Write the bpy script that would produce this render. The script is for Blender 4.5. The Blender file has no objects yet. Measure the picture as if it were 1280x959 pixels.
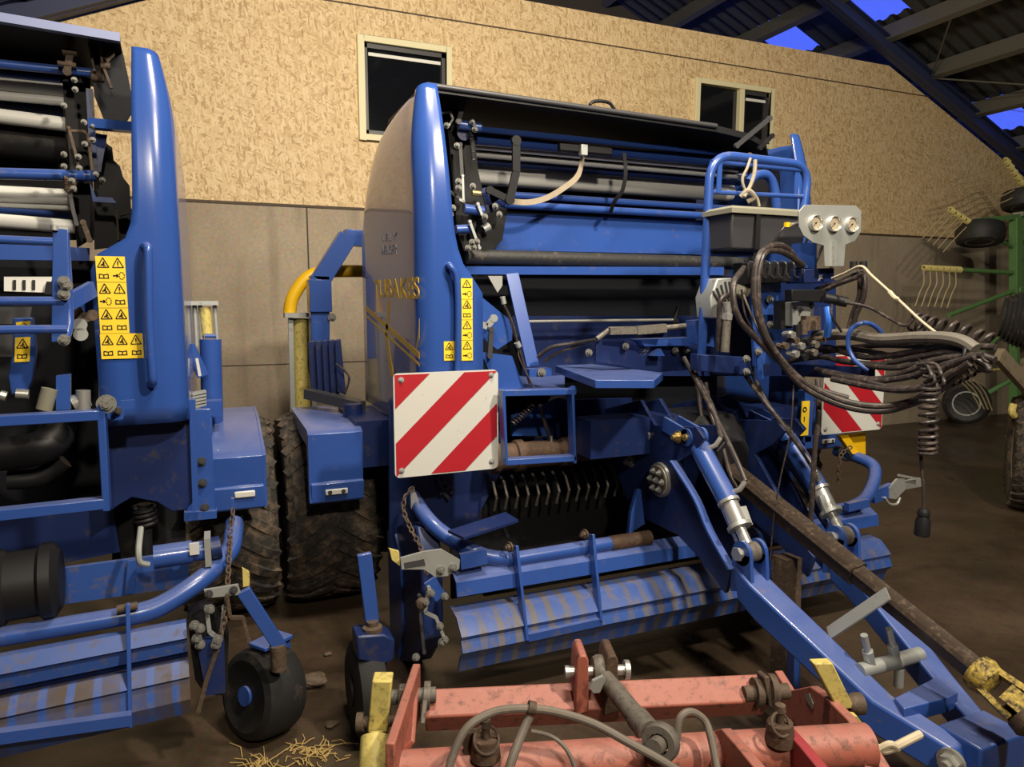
import bpy, bmesh, math, random
from mathutils import Vector, Matrix
random.seed(7)
V = Vector
PI = math.pi
scn = bpy.context.scene
COL = scn.collection
# ------------------------------------------------------------------ camera
FPX, YAW, PITCH, CAMH = 880.0, math.radians(22.8), math.radians(6.74), 1.6
CAM = V((0, 0, CAMH))
FW = V((math.sin(YAW)*math.cos(PITCH), math.cos(YAW)*math.cos(PITCH), -math.sin(PITCH)))
RT = V((math.cos(YAW), -math.sin(YAW), 0))
UP = RT.cross(FW)
cd = bpy.data.cameras.new('camera'); cam = bpy.data.objects.new('camera', cd); COL.objects.link(cam)
cd.sensor_fit = 'HORIZONTAL'; cd.sensor_width = 36.0; cd.lens = 36.0*FPX/1280.0; cd.clip_start = .05; cd.clip_end = 200
cam.matrix_world = Matrix.Translation(CAM) @ Matrix((RT, UP, -FW)).transposed().to_4x4()
scn.camera = cam

def ray(px, py):
    return FW + RT*((px-640.0)/FPX) - UP*((py-479.5)/FPX)
def P(px, py, X=None, Y=None, Z=None, D=None, pl=None):
    "point on the sight line of a measured feature at a known plane of the machine"
    d = ray(px, py)
    if Y is not None: t = Y/d.y
    elif X is not None: t = X/d.x
    elif Z is not None: t = (Z-CAMH)/d.z
    elif pl is not None: t = (pl[0]-CAM).dot(pl[1])/d.dot(pl[1])
    else: t = D
    return CAM + d*t
# ------------------------------------------------------------------ object helpers
def link(o): COL.objects.link(o); return o
def tag(o, label=None, cat=None, group=None, kind=None):
    if label: o['label'] = label
    if cat: o['category'] = cat
    if group: o['group'] = group
    if kind: o['kind'] = kind
    return o
def thing(name, loc, label, cat, group=None, rz=0.0):
    o = link(bpy.data.objects.new(name, None)); o.location = loc; o.empty_display_size = .1
    o.rotation_euler = (0, 0, rz)
    o['w'] = tuple(loc)
    tag(o, label, cat, group); del o['w']
    ORG[o.name] = V(loc)
    return o
ORG = {}
def spl(pts, n=8, closed=False):
    pts = [V(p) for p in pts]
    if len(pts) < 3: return pts
    out = []
    m = len(pts)
    rng = range(m) if closed else range(m-1)
    for i in rng:
        if closed: p0, p1, p2, p3 = pts[i-1], pts[i], pts[(i+1) % m], pts[(i+2) % m]
        else: p0, p1, p2, p3 = pts[max(i-1, 0)], pts[i], pts[i+1], pts[min(i+2, m-1)]
        for k in range(n):
            t = k/n
            out.append(.5*((2*p1)+(p2-p0)*t+(2*p0-5*p1+4*p2-p3)*t*t+(3*p1-p0-3*p2+p3)*t**3))
    if not closed: out.append(pts[-1])
    return out
def round_poly(pts, r, n=5):
    "polyline with its inner corners rounded"
    pts = [V(p) for p in pts]; out = [pts[0]]
    for i in range(1, len(pts)-1):
        a, b, c = pts[i-1], pts[i], pts[i+1]
        d1, d2 = (a-b), (c-b); q = min(r, d1.length*.48, d2.length*.48)
        s, e = b+d1.normalized()*q, b+d2.normalized()*q
        for k in range(n+1):
            t = k/n; out.append(s*(1-t)**2+b*2*t*(1-t)+e*t*t)
    out.append(pts[-1]); return out
class MB:
    def __init__(s): s.bm = bmesh.new()
    def _v(s, pts): return [s.bm.verts.new(p) for p in pts]
    def prism(s, pts, vec):
        vec = V(vec); a = s._v(pts); b = s._v([V(p)+vec for p in pts]); n = len(a)
        s.bm.faces.new(a); s.bm.faces.new(b[::-1])
        for i in range(n): s.bm.faces.new((a[i], b[i], b[(i+1) % n], a[(i+1) % n]))
        return s
    def loft(s, rings, cap=True, closed=True):
        R = [s._v(r) for r in rings]; n = len(R[0])
        for i in range(len(R)-1):
            for j in range(n if closed else n-1):
                s.bm.faces.new((R[i][j], R[i][(j+1) % n], R[i+1][(j+1) % n], R[i+1][j]))
        if cap: s.bm.faces.new(R[0][::-1]); s.bm.faces.new(R[-1])
        return s
    def box(s, c, size, M=None):
        c = V(c); h = V(size)/2
        M = M or Matrix.Identity(3)
        co = [c+M @ V((x*h.x, y*h.y, z*h.z)) for x in (-1, 1) for y in (-1, 1) for z in (-1, 1)]
        v = s._v(co)
        for f in ((0, 1, 3, 2), (4, 6, 7, 5), (0, 4, 5, 1), (2, 3, 7, 6), (0, 2, 6, 4), (1, 5, 7, 3)): s.bm.faces.new([v[i] for i in f])
        return s
    def bar(s, a, b, w, h, up=(0, 0, 1)):
        "rectangular beam: h along up, w across"
        a, b = V(a), V(b); d = (b-a).normalized(); up = V(up)
        u = (up-d*up.dot(d))
        if u.length < 1e-4: u = d.orthogonal()
        u.normalize(); w_ = d.cross(u)
        r = [w_*(x*w/2)+u*(y*h/2) for x, y in ((-1, -1), (1, -1), (1, 1), (-1, 1))]
        return s.loft([[a+q for q in r], [b+q for q in r]])
    def cyl(s, a, b, r, r2=None, n=18):
        a, b = V(a), V(b); d = (b-a).normalized(); u = d.orthogonal().normalized(); w = d.cross(u)
        r2 = r if r2 is None else r2
        f = lambda c, q: [c+(u*math.cos(2*PI*i/n)+w*math.sin(2*PI*i/n))*q for i in range(n)]
        return s.loft([f(a, r), f(b, r2)])
    def lathe(s, prof, o, ax, n=28, closed=False):
        "prof: (radius, offset along axis)"
        o, d = V(o), V(ax).normalized(); u = d.orthogonal().normalized(); w = d.cross(u)
        R = [s._v([o+d*t+(u*math.cos(2*PI*i/n)+w*math.sin(2*PI*i/n))*max(r, 1e-4) for i in range(n)]) for r, t in prof]
        k = len(R)
        for i in range(k if closed else k-1):
            A, B = R[i], R[(i+1) % k]
            for j in range(n): s.bm.faces.new((A[j], A[(j+1) % n], B[(j+1) % n], B[j]))
        if not closed: s.bm.faces.new(R[0][::-1]); s.bm.faces.new(R[-1])
        return s
    def tube(s, pts, r, n=10, closed=False):
        pts = [V(p) for p in pts]; m = len(pts)
        q = [pts[0]]
        for p in pts[1:]:
            if (p-q[-1]).length > 1e-5: q.append(p)
        pts = q; m = len(pts)
        u = None; rings = []
        for i in range(m):
            if closed: d = pts[(i+1) % m]-pts[i-1]
            else: d = pts[min(i+1, m-1)]-pts[max(i-1, 0)]
            d.normalize()
            if u is None: u = d.orthogonal().normalized()
            else:
                u = u-d*u.dot(d)
                u = u.normalized() if u.length > 1e-6 else d.orthogonal().normalized()
            w = d.cross(u); rr = r(i/(m-1)) if callable(r) else r
            rings.append([pts[i]+(u*math.cos(2*PI*k/n)+w*math.sin(2*PI*k/n))*rr for k in range(n)])
        if closed:
            rings.append(rings[0]); return s.loft(rings, cap=False)
        return s.loft(rings)
    def spring(s, a, b, R, turns, r, n=6, steps=14):
        a, b = V(a), V(b); d = (b-a); u = d.orthogonal().normalized(); w = d.normalized().cross(u)
        N = int(turns*steps)
        return s.tube([a+d*(i/N)+(u*math.cos(2*PI*i/steps)+w*math.sin(2*PI*i/steps))*R for i in range(N+1)], r, n)
    def bolt(s, p, d, r=.012, h=.012):
        p, d = V(p), V(d).normalized()
        s.cyl(p-d*.004, p+d*h*.25, r*1.45, n=16); s.cyl(p+d*h*.25, p+d*h, r, n=6); s.cyl(p+d*h, p+d*(h*1.5), r*.55, n=10); return s
    def ring(s, c, ax, R, r, n=24, k=8):
        d = V(ax).normalized(); u = d.orthogonal().normalized(); w = d.cross(u)
        return s.tube([V(c)+(u*math.cos(2*PI*i/n)+w*math.sin(2*PI*i/n))*R for i in range(n)], r, k, closed=True)
    def grid(s, rows, flip=False):
        R = [s._v(r) for r in rows]
        for i in range(len(R)-1):
            for j in range(len(R[0])-1): s.bm.faces.new((R[i][j], R[i][j+1], R[i+1][j+1], R[i+1][j]))
        return s
    def build(s, name, m, parent=None, bevel=0.0, sharp=35, solid=0.0, origin=None, label=None, kind=None):
        bm = s.bm
        bmesh.ops.remove_doubles(bm, verts=bm.verts, dist=1e-6)
        bmesh.ops.recalc_face_normals(bm, faces=bm.faces)
        o0 = V((0, 0, 0))
        if parent is not None:
            q = parent
            while q.parent is not None: q = q.parent
            o0 = ORG.get(q.name, V((0, 0, 0)))
        elif origin is not None: o0 = V(origin)
        bmesh.ops.translate(bm, verts=bm.verts, vec=-o0)
        ca = math.radians(sharp)
        for f in bm.faces: f.smooth = True
        for e in bm.edges:
            if len(e.link_faces) == 2: e.smooth = e.calc_face_angle(0) < ca
        me = bpy.data.meshes.new(name); bm.to_mesh(me); bm.free()
        me.materials.append(m)
        o = link(bpy.data.objects.new(name, me))
        if parent is not None: o.parent = parent
        else:
            o.location = o0; ORG[o.name] = o0
        if solid:
            md = o.modifiers.new('solid', 'SOLIDIFY'); md.thickness = solid; md.offset = -1
        if bevel:
            md = o.modifiers.new('bevel', 'BEVEL'); md.width = bevel; md.segments = 2; md.limit_method = 'ANGLE'; md.angle_limit = math.radians(40)
        if label: o['label'] = label
        if kind: o['kind'] = kind
        return o
def struct(name, mb, m, **k):
    o = mb.build(name, m, **k); o['kind'] = 'structure'; return o
def text_mb(txt, size, o, xdir, ydir, ext=.0008):
    "flat lettering as a mesh; o = lower left, xdir/ydir = reading directions"
    cu = bpy.data.curves.new('t', 'FONT'); cu.body = txt; cu.size = size; cu.extrude = ext; cu.offset = .012*size
    ob = bpy.data.objects.new('t', cu); COL.objects.link(ob)
    dg = bpy.context.evaluated_depsgraph_get(); me = bpy.data.meshes.new_from_object(ob.evaluated_get(dg))
    xd, yd = V(xdir), V(ydir); zd = xd.cross(yd).normalized()
    mb = MB(); mb.bm.from_mesh(me)
    for v in mb.bm.verts: v.co = V(o)+xd*v.co.x+yd*v.co.y+zd*v.co.z
    bpy.data.objects.remove(ob); bpy.data.curves.remove(cu); bpy.data.meshes.remove(me)
    return mb
# ------------------------------------------------------------------ materials
def srgb(r, g, b):
    f = lambda c: (c/255/12.92) if c/255 <= .04045 else ((c/255+.055)/1.055)**2.4
    return (f(r), f(g), f(b), 1)
def newmat(name):
    m = bpy.data.materials.new(name); m.use_nodes = True
    nt = m.node_tree; return m, nt, nt.nodes['Principled BSDF']
def N(nt, t, **k):
    n = nt.nodes.new(t)
    for a, b in k.items():
        if a in n.inputs: n.inputs[a].default_value = b
        else: setattr(n, a, b)
    return n
def mat(name, col, rough=.5, top=0.0, metal=0.0, dirt=None, dirt_amt=.0, dscale=6.0, var=.12, coat=0.0, bump=.0, bscale=60, spec=.5):
    m, nt, b = newmat(name); L = nt.links.new
    b.inputs['Roughness'].default_value = rough; b.inputs['Metallic'].default_value = metal
    b.inputs['Coat Weight'].default_value = coat; b.inputs['Coat Roughness'].default_value = .04
    b.inputs['Specular IOR Level'].default_value = spec
    tc = N(nt, 'ShaderNodeTexCoord'); geo = N(nt, 'ShaderNodeNewGeometry')
    no = N(nt, 'ShaderNodeTexNoise', Scale=dscale, Detail=6.0, Roughness=.65); L(geo.outputs['Position'], no.inputs['Vector'])
    hs = N(nt, 'ShaderNodeMix', data_type='RGBA')
    c = V(col[:3])
    hs.inputs['A'].default_value = tuple(c*(1-var))+(1,); hs.inputs['B'].default_value = tuple(c*(1+var))+(1,)
    L(no.outputs['Fac'], hs.inputs['Factor'])
    out = hs.outputs['Result']
    if dirt is not None:
        n2 = N(nt, 'ShaderNodeTexNoise', Scale=dscale*2.3, Detail=8.0, Roughness=.7); L(geo.outputs['Position'], n2.inputs['Vector'])
        rp = N(nt, 'ShaderNodeMapRange'); rp.inputs['From Min'].default_value = .62-dirt_amt*.5; rp.inputs['From Max'].default_value = .80-dirt_amt*.4
        L(n2.outputs['Fac'], rp.inputs['Value'])
        mx = N(nt, 'ShaderNodeMix', data_type='RGBA'); mx.inputs['B'].default_value = dirt
        L(rp.outputs['Result'], mx.inputs['Factor']); L(out, mx.inputs['A']); out = mx.outputs['Result']
        ra = N(nt, 'ShaderNodeMapRange'); ra.inputs['To Min'].default_value = rough; ra.inputs['To Max'].default_value = .85
        L(rp.outputs['Result'], ra.inputs['Value']); L(ra.outputs['Result'], b.inputs['Roughness'])
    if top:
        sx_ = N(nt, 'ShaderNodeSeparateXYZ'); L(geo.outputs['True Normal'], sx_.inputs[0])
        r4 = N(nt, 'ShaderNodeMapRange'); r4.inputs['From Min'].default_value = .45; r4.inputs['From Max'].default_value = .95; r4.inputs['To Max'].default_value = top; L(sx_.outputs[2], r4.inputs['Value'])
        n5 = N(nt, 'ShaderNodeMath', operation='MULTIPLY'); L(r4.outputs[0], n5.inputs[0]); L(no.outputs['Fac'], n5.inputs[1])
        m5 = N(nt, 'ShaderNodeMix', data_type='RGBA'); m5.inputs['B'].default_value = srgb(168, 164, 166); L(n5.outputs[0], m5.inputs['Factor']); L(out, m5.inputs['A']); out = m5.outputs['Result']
    L(out, b.inputs['Base Color'])
    if bump:
        n3 = N(nt, 'ShaderNodeTexNoise', Scale=bscale, Detail=5.0); L(geo.outputs['Position'], n3.inputs['Vector'])
        bp = N(nt, 'ShaderNodeBump', Strength=bump, Distance=.01); L(n3.outputs['Fac'], bp.inputs['Height']); L(bp.outputs['Normal'], b.inputs['Normal'])
    return m
DUST = srgb(92, 80, 66)
BLUE_C = (.026, .074, .305, 1)
M = {}
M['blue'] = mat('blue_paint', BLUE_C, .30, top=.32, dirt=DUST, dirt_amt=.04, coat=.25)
M['hood'] = mat('hood_blue', BLUE_C, .24, coat=.55, var=.05)
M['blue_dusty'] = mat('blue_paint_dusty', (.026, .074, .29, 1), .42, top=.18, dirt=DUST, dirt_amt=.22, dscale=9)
M['blue_shade'] = mat('blue_paint_shaded', (.008, .020, .095, 1), .42, dirt=srgb(50, 44, 40), dirt_amt=.12)  # darker copy of the blue; shade of recessed parts put into the colour
M['black'] = mat('black_metal', (.008, .008, .010, 1), .6, spec=.3, dirt=srgb(60, 54, 48), dirt_amt=.10)
M['plastic'] = mat('black_plastic', (.010, .010, .012, 1), .5, spec=.3, var=.05)
M['boxgrey'] = mat('dark_grey_plastic', (.045, .045, .050, 1), .42, var=.08)
M['lid'] = mat('dusty_lid_plastic', srgb(128, 126, 112), .6, var=.15)
M['hose'] = mat('hose_rubber', (.034, .027, .026, 1), .40, dirt=srgb(100, 84, 76), dirt_amt=.22, dscale=14)
M['rubber'] = mat('tyre_rubber', (.022, .020, .018, 1), .75, dirt=srgb(104, 88, 72), dirt_amt=.34, dscale=7, bump=.4)
M['plainrubber'] = mat('black_rubber', (.02, .02, .021, 1), .6, dirt=srgb(98, 86, 74), dirt_amt=.12, dscale=9, bump=.2)
M['steel'] = mat('bare_steel', (.50, .50, .47, 1), .35, metal=.7, dirt=srgb(110, 96, 80), dirt_amt=.06)
M['roller'] = mat('galvanised_tube', (.70, .70, .67, 1), .35, metal=.0, var=.1, dscale=3)
M['chrome'] = mat('chrome', (.66, .66, .64, 1), .25, metal=.7)
M['zinc'] = mat('zinc_plate', (.42, .44, .43, 1), .45, metal=.55, dirt=srgb(120, 110, 96), dirt_amt=.12)
M['brass'] = mat('brass', (.55, .42, .18, 1), .4, metal=.9)
M['rust'] = mat('rusty_iron', srgb(74, 56, 44), .75, dirt=srgb(108, 80, 56), dirt_amt=.2, dscale=18, bump=.3)
M['dirty'] = mat('muddy_steel', srgb(76, 62, 50), .7, dirt=srgb(110, 92, 74), dirt_amt=.2, dscale=14, bump=.3)
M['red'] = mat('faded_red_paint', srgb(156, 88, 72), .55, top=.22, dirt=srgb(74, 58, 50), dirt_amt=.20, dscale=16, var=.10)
M['pink'] = mat('signal_red_paint', srgb(150, 56, 62), .55, dirt=srgb(96, 74, 62), dirt_amt=.08, dscale=16)
M['yellow'] = mat('faded_yellow_paint', srgb(196, 180, 104), .55, dirt=srgb(90, 76, 56), dirt_amt=.22, dscale=22)
M['vyellow'] = mat('yellow_paint', srgb(240, 190, 24), .4)
M['sticker'] = mat('yellow_sticker', srgb(242, 205, 50), .45, var=.05)
M['ink'] = mat('black_ink', (.012, .011, .008, 1), .5)
M['white'] = mat('white_sheet', srgb(194, 194, 190), .45, var=.04, dirt=srgb(120, 110, 98), dirt_amt=.02)
M['sred'] = mat('signal_red_sheet', srgb(164, 28, 40), .45, var=.06)
M['green'] = mat('green_paint', srgb(96, 140, 84), .5, dirt=srgb(90, 90, 66), dirt_amt=.12)
M['tine'] = mat('tine_steel', srgb(205, 190, 146), .5, metal=.3)
M['cord'] = mat('pale_cord', srgb(192, 180, 156), .8)
M['strap'] = mat('webbing', srgb(150, 138, 120), .85, var=.2, dscale=30)
M['frame'] = mat('window_frame_cream', srgb(226, 218, 178), .5, var=.04)
M['frost'] = mat('blind_white', srgb(225, 225, 220), .6)
M['vblue'] = mat('light_blue_hose', srgb(50, 110, 210), .4)
M['belt'] = mat('belt_rubber', (.008, .009, .013, 1), .65, spec=.25)
M['tan'] = mat('dirty_grey_wood', srgb(120, 108, 90), .8, dirt=srgb(80, 68, 54), dirt_amt=.2)
M['lip'] = mat('pale_blue_edge', srgb(120, 130, 170), .45, var=.06)
M['boltm'] = mat('dull_bolt_steel', (.20, .20, .19, 1), .5, metal=.3, dirt=srgb(70, 62, 54), dirt_amt=.25, dscale=40)
M['grime'] = mat('grimy_grey_metal', srgb(104, 99, 92), .55, metal=.2, dirt=srgb(64, 56, 48), dirt_amt=.25, dscale=24)
M['labelgrey'] = mat('grey_label', srgb(72, 70, 68), .5)
M['cloth'] = mat('dirty_cloth', srgb(150, 142, 126), .9, var=.3, dscale=60)
M['shaft'] = mat('oily_brown_steel', srgb(58, 48, 40), .42, metal=.2, dirt=srgb(92, 74, 58), dirt_amt=.2, dscale=20)
M['yoke'] = mat('dirty_yellow_yoke', srgb(190, 164, 70), .55, dirt=srgb(56, 46, 36), dirt_amt=.5, dscale=26)
M['sleeve'] = mat('grey_hose_sleeve', srgb(104, 99, 92), .6, dirt=srgb(70, 60, 52), dirt_amt=.2)
M['blackrubber'] = mat('dull_black_rubber', (.012, .012, .013, 1), .7, dirt=srgb(70, 60, 52), dirt_amt=.1, spec=.3)
# ------------------------------------------------------------------ the shed
WY = 6.4                       # inner face of the back wall
def mat_osb():
    m, nt, b = newmat('osb_board'); L = nt.links.new
    tc = N(nt, 'ShaderNodeNewGeometry')
    prev = None
    cols = [srgb(196, 166, 116), srgb(226, 200, 150), srgb(150, 118, 74), srgb(208, 180, 130)]
    base = N(nt, 'ShaderNodeRGB'); base.outputs[0].default_value = srgb(208, 178, 132); prev = base.outputs[0]
    hsum = None
    for i, (ang, sc, th) in enumerate([(.7, 28, .45), (1.5, 30, .45), (-.6, 28, .5), (2.3, 32, .5), (.35, 30, .55), (1.45, 32, .62)]):
        mp = N(nt, 'ShaderNodeMapping', vector_type='TEXTURE'); mp.inputs['Rotation'].default_value = (0, ang, 0); mp.inputs['Scale'].default_value = (1/(sc*.62), 1, 1/(sc*2.3)); mp.inputs['Location'].default_value = (i*3.1, i*7.7, i*1.3)
        L(tc.outputs['Position'], mp.inputs['Vector'])
        nz = N(nt, 'ShaderNodeTexNoise', Scale=2.0, Detail=2.0); L(mp.outputs['Vector'], nz.inputs['Vector'])
        ad = N(nt, 'ShaderNodeVectorMath', operation='MULTIPLY_ADD'); ad.inputs[1].default_value = (.35, 0, .35); L(nz.outputs['Color'], ad.inputs[0]); L(mp.outputs['Vector'], ad.inputs[2])
        vo = N(nt, 'ShaderNodeTexVoronoi', Scale=1.0); L(ad.outputs[0], vo.inputs['Vector'])
        sp = N(nt, 'ShaderNodeSeparateColor'); L(vo.outputs['Color'], sp.inputs[0])
        gt = N(nt, 'ShaderNodeMath', operation='GREATER_THAN'); gt.inputs[1].default_value = th; L(sp.outputs[0], gt.inputs[0])
        rp = N(nt, 'ShaderNodeValToRGB'); e = rp.color_ramp.elements
        e[0].color = srgb(178, 148, 106); e[1].color = srgb(232, 208, 166); x = e.new(.35); x.color = srgb(212, 184, 138); L(sp.outputs[1], rp.inputs[0])
        mx = N(nt, 'ShaderNodeMix', data_type='RGBA'); L(gt.outputs[0], mx.inputs['Factor']); L(prev, mx.inputs['A']); L(rp.outputs[0], mx.inputs['B']); prev = mx.outputs['Result']
    L(prev, b.inputs['Base Color']); b.inputs['Roughness'].default_value = .6; b.inputs['Specular IOR Level'].default_value = .35
    bw = N(nt, 'ShaderNodeRGBToBW'); L(prev, bw.inputs[0])
    bp = N(nt, 'ShaderNodeBump', Strength=.25, Distance=.004); L(bw.outputs[0], bp.inputs['Height']); L(bp.outputs['Normal'], b.inputs['Normal'])
    return m
def mat_conc(name, c1, c2, stain, rough, seams=None):
    m, nt, b = newmat(name); L = nt.links.new
    g = N(nt, 'ShaderNodeNewGeometry')
    n1 = N(nt, 'ShaderNodeTexNoise', Scale=1.3, Detail=8.0, Roughness=.62); L(g.outputs['Position'], n1.inputs['Vector'])
    n2 = N(nt, 'ShaderNodeTexNoise', Scale=38.0, Detail=6.0, Roughness=.7); L(g.outputs['Position'], n2.inputs['Vector'])
    mp = N(nt, 'ShaderNodeMapping'); mp.inputs['Scale'].default_value = (7, 7, .6); L(g.outputs['Position'], mp.inputs['Vector'])
    n3 = N(nt, 'ShaderNodeTexNoise', Scale=1.0, Detail=5.0); L(mp.outputs['Vector'], n3.inputs['Vector'])
    r = N(nt, 'ShaderNodeValToRGB'); r.color_ramp.elements[0].position = .3; r.color_ramp.elements[1].position = .7; r.color_ramp.elements[0].color = c1; r.color_ramp.elements[1].color = c2; L(n1.outputs['Fac'], r.inputs[0])
    mx = N(nt, 'ShaderNodeMix', data_type='RGBA', blend_type='OVERLAY'); mx.inputs['Factor'].default_value = .55; L(r.outputs[0], mx.inputs['A']); L(n2.outputs['Color'], mx.inputs['B'])
    r3 = N(nt, 'ShaderNodeMapRange'); r3.inputs['From Min'].default_value = .55; r3.inputs['From Max'].default_value = .75; r3.inputs['To Max'].default_value = .5; L(n3.outputs['Fac'], r3.inputs['Value'])
    m2 = N(nt, 'ShaderNodeMix', data_type='RGBA'); m2.inputs['B'].default_value = stain; L(r3.outputs[0], m2.inputs['Factor']); L(mx.outputs['Result'], m2.inputs['A'])
    L(m2.outputs['Result'], b.inputs['Base Color'])
    if isinstance(rough, tuple):
        rr = N(nt, 'ShaderNodeMapRange'); rr.inputs['From Min'].default_value = .35; rr.inputs['From Max'].default_value = .65; rr.inputs['To Min'].default_value = rough[0]; rr.inputs['To Max'].default_value = rough[1]; L(n1.outputs['Fac'], rr.inputs['Value']); L(rr.outputs[0], b.inputs['Roughness'])
    else: b.inputs['Roughness'].default_value = rough
    bp = N(nt, 'ShaderNodeBump', Strength=.25, Distance=.004); L(n2.outputs['Fac'], bp.inputs['Height']); L(bp.outputs['Normal'], b.inputs['Normal'])
    return m
M['osb'] = mat_osb()
M['conc'] = mat_conc('concrete_wall', srgb(150, 136, 118), srgb(176, 162, 142), srgb(120, 106, 90), .8)
M['floor'] = mat_conc('dark_dirty_floor', srgb(50, 41, 33), srgb(82, 68, 54), srgb(38, 31, 26), (.22, .55))
M['roof'] = mat('dark_roof_sheet', srgb(52, 54, 52), .7, var=.2, dscale=2)
M['purlin'] = mat('grey_steel_purlin', srgb(92, 90, 82), .6, var=.12)
M['rafter'] = mat('blue_painted_rafter', srgb(44, 52, 86), .55, var=.1)
M['dark'] = mat('dark_shed_wall', srgb(70, 64, 58), .85)
def mat_sky():
    m, nt, b = newmat('translucent_roof_sheet'); L = nt.links.new
    nt.nodes.remove(b); out = nt.nodes['Material Output']
    t = N(nt, 'ShaderNodeBsdfTranslucent'); t.inputs['Color'].default_value = (.8, .85, .95, 1)
    p = N(nt, 'ShaderNodeBsdfTransparent'); p.inputs['Color'].default_value = (.8, .85, .95, 1)
    x = N(nt, 'ShaderNodeMixShader'); x.inputs[0].default_value = .5; L(t.outputs[0], x.inputs[1]); L(p.outputs[0], x.inputs[2]); L(x.outputs[0], out.inputs['Surface']); return m
M['sky'] = mat_sky()
def mat_glass():
    m, nt, b = newmat('window_glass'); b.inputs['Base Color'].default_value = (.006, .007, .010, 1); b.inputs['Roughness'].default_value = .03; b.inputs['Specular IOR Level'].default_value = .9
    g = N(nt, 'ShaderNodeNewGeometry'); n = N(nt, 'ShaderNodeTexNoise', Scale=2.0); nt.links.new(g.outputs['Position'], n.inputs['Vector'])
    r = N(nt, 'ShaderNodeMapRange'); r.inputs['To Min'].default_value = .02; r.inputs['To Max'].default_value = .08; nt.links.new(n.outputs['Fac'], r.inputs['Value']); nt.links.new(r.outputs[0], b.inputs['Roughness']); return m
M['glass'] = mat_glass()
TS, RX, RZ, WZ = .42, 4.2, 6.15, 5.95
XL, XR, YB = -3.9, 12.3, -7.0
struct('floor', MB().box(((XL+XR)/2, (WY+YB)/2, -.1), (XR-XL+.4, WY-YB+.6, .2)), M['floor'])
# back wall: concrete below, osb boards above with openings for the two windows
CT = 2.40
struct('wall_back', MB().box(((XL+XR)/2, WY+.1, CT/2), (XR-XL, .2, CT)), M['conc'])
mb = MB()
for px in (388,): 
    x = P(px, 400, Y=WY).x; mb.box((x, WY-.001, CT/2), (.012, .008, CT))
struct('trim_1', mb, M['dark'])
a = P(451, 45, Y=WY); b = P(565, 178, Y=WY)
W1 = (P(447, 110, Y=WY).x, P(564, 110, Y=WY).x, P(455, 176, Y=WY).z, P(450, 44, Y=WY).z)
W2 = (P(867, 130, Y=WY).x, P(965, 140, Y=WY).x, P(962, 188, Y=WY).z, P(867, 97, Y=WY).z)
WT = 4.40
def wall_panel(mb, x0, x1, z0, z1): mb.box(((x0+x1)/2, WY+.05, (z0+z1)/2), (x1-x0, .1, z1-z0))
mb = MB()
mb.prism([V((x, WY, z)) for x, z in ((XL, CT), (W1[0], CT), (W1[0], WT), (RX-(WZ-.12-WT)/TS, WT), (XL, WZ-.12-TS*(RX-XL)))], (0, .1, 0)); wall_panel(mb, W1[1], W2[0], CT, WT)
for W in (W1, W2): wall_panel(mb, W[0], W[1], CT, W[2]); wall_panel(mb, W[0], W[1], W[3], WT)
mb.prism([V((x, WY, z)) for x, z in ((W2[1], CT), (XR, CT), (XR, WZ-.12-TS*(XR-RX)), (RX+(WZ-.12-WT)/TS, WT), (W2[1], WT))], (0, .1, 0))
struct('wall_back_upper', mb, M['osb'])
zs = P(700, 47, Y=WY).z
struct('trim_2', MB().box(((XL+XR)/2, WY-.002, zs), (XR-XL, .006, .012)), M['dirty'])
zq = P(300, 457, Y=WY).z
struct('trim_0', MB().box(((XL+XR)/2, WY-.001, zq), (XR-XL, .006, .008)), M['dirty'])
struct('trim_3', MB().box(((XL+XR)/2, WY+.02, CT+.004), (XR-XL, .06, .022)), M['dirty'])
struct('wall_behind_windows', MB().box((3, WY+1.2, 3.4), (12, .05, 2.4)), M['dark'])
def window(n, W, mull, blind):
    x0, x1, z0, z1 = W; f = .055
    mb = MB()
    for (a, b, c, d) in ((x0, x0+f, z0, z1), (x1-f, x1, z0, z1), (x0+f, x1-f, z0, z0+f), (x0+f, x1-f, z1-f, z1)):
        mb.box(((a+b)/2, WY-.005, (c+d)/2), (b-a, .07, d-c))
    if mull: mb.box((mull, WY-.003, (z0+z1)/2), (.06, .066, z1-z0-2*f))
    w = struct('window_%d' % n, mb, M['frame'], bevel=.004)
    g = MB().box(((x0+x1)/2, WY+.03, (z0+z1)/2), (x1-x0-2*f, .012, z1-z0-2*f)).build('pane', M['glass'], w)
    s = MB(); a, b = blind
    for (p, q, c, d) in ((a, a+.035, z0+f, z1-f), (b-.035, b, z0+f, z1-f), (a, b, z0+f, z0+f+.04), (a, b, z1-f-.04, z1-f)):
        s.box(((p+q)/2, WY+.012, (c+d)/2), (q-p, .03, d-c))
    s.build('sash', M['boxgrey'], w)
    MB().box(((a+b)/2, WY+.008, z1-f-.09), (b-a-.09, .02, .028)).build('vent_strip', M['frost'], w)
window(1, W1, None, (W1[0]+.055, W1[1]-.055))
mx = P(925, 140, Y=WY).x
window(2, W2, mx, (mx+.03, W2[1]-.055))
# roof: two slopes, ridge along Y
def roofz(x): return RZ-TS*abs(x-RX)
Y0r, Y1r = YB, 14.0
# skylight openings of the right slope (x0,x1,y0,y1): translucent corrugated sheets
def sheet(mb, x0, x1, y0, y1, corr=.02, pitch=.18):
    if x1-x0 < .02 or y1-y0 < .02: return
    n = max(2, int((y1-y0)/(pitch/4)))
    rows = []
    for x in (x0, x1):
        rows.append([V((x, y0+(y1-y0)*i/n, roofz(x)+corr*math.sin(2*PI*(y0+(y1-y0)*i/n)/pitch))) for i in range(n+1)])
    mb.grid(rows)

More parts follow.
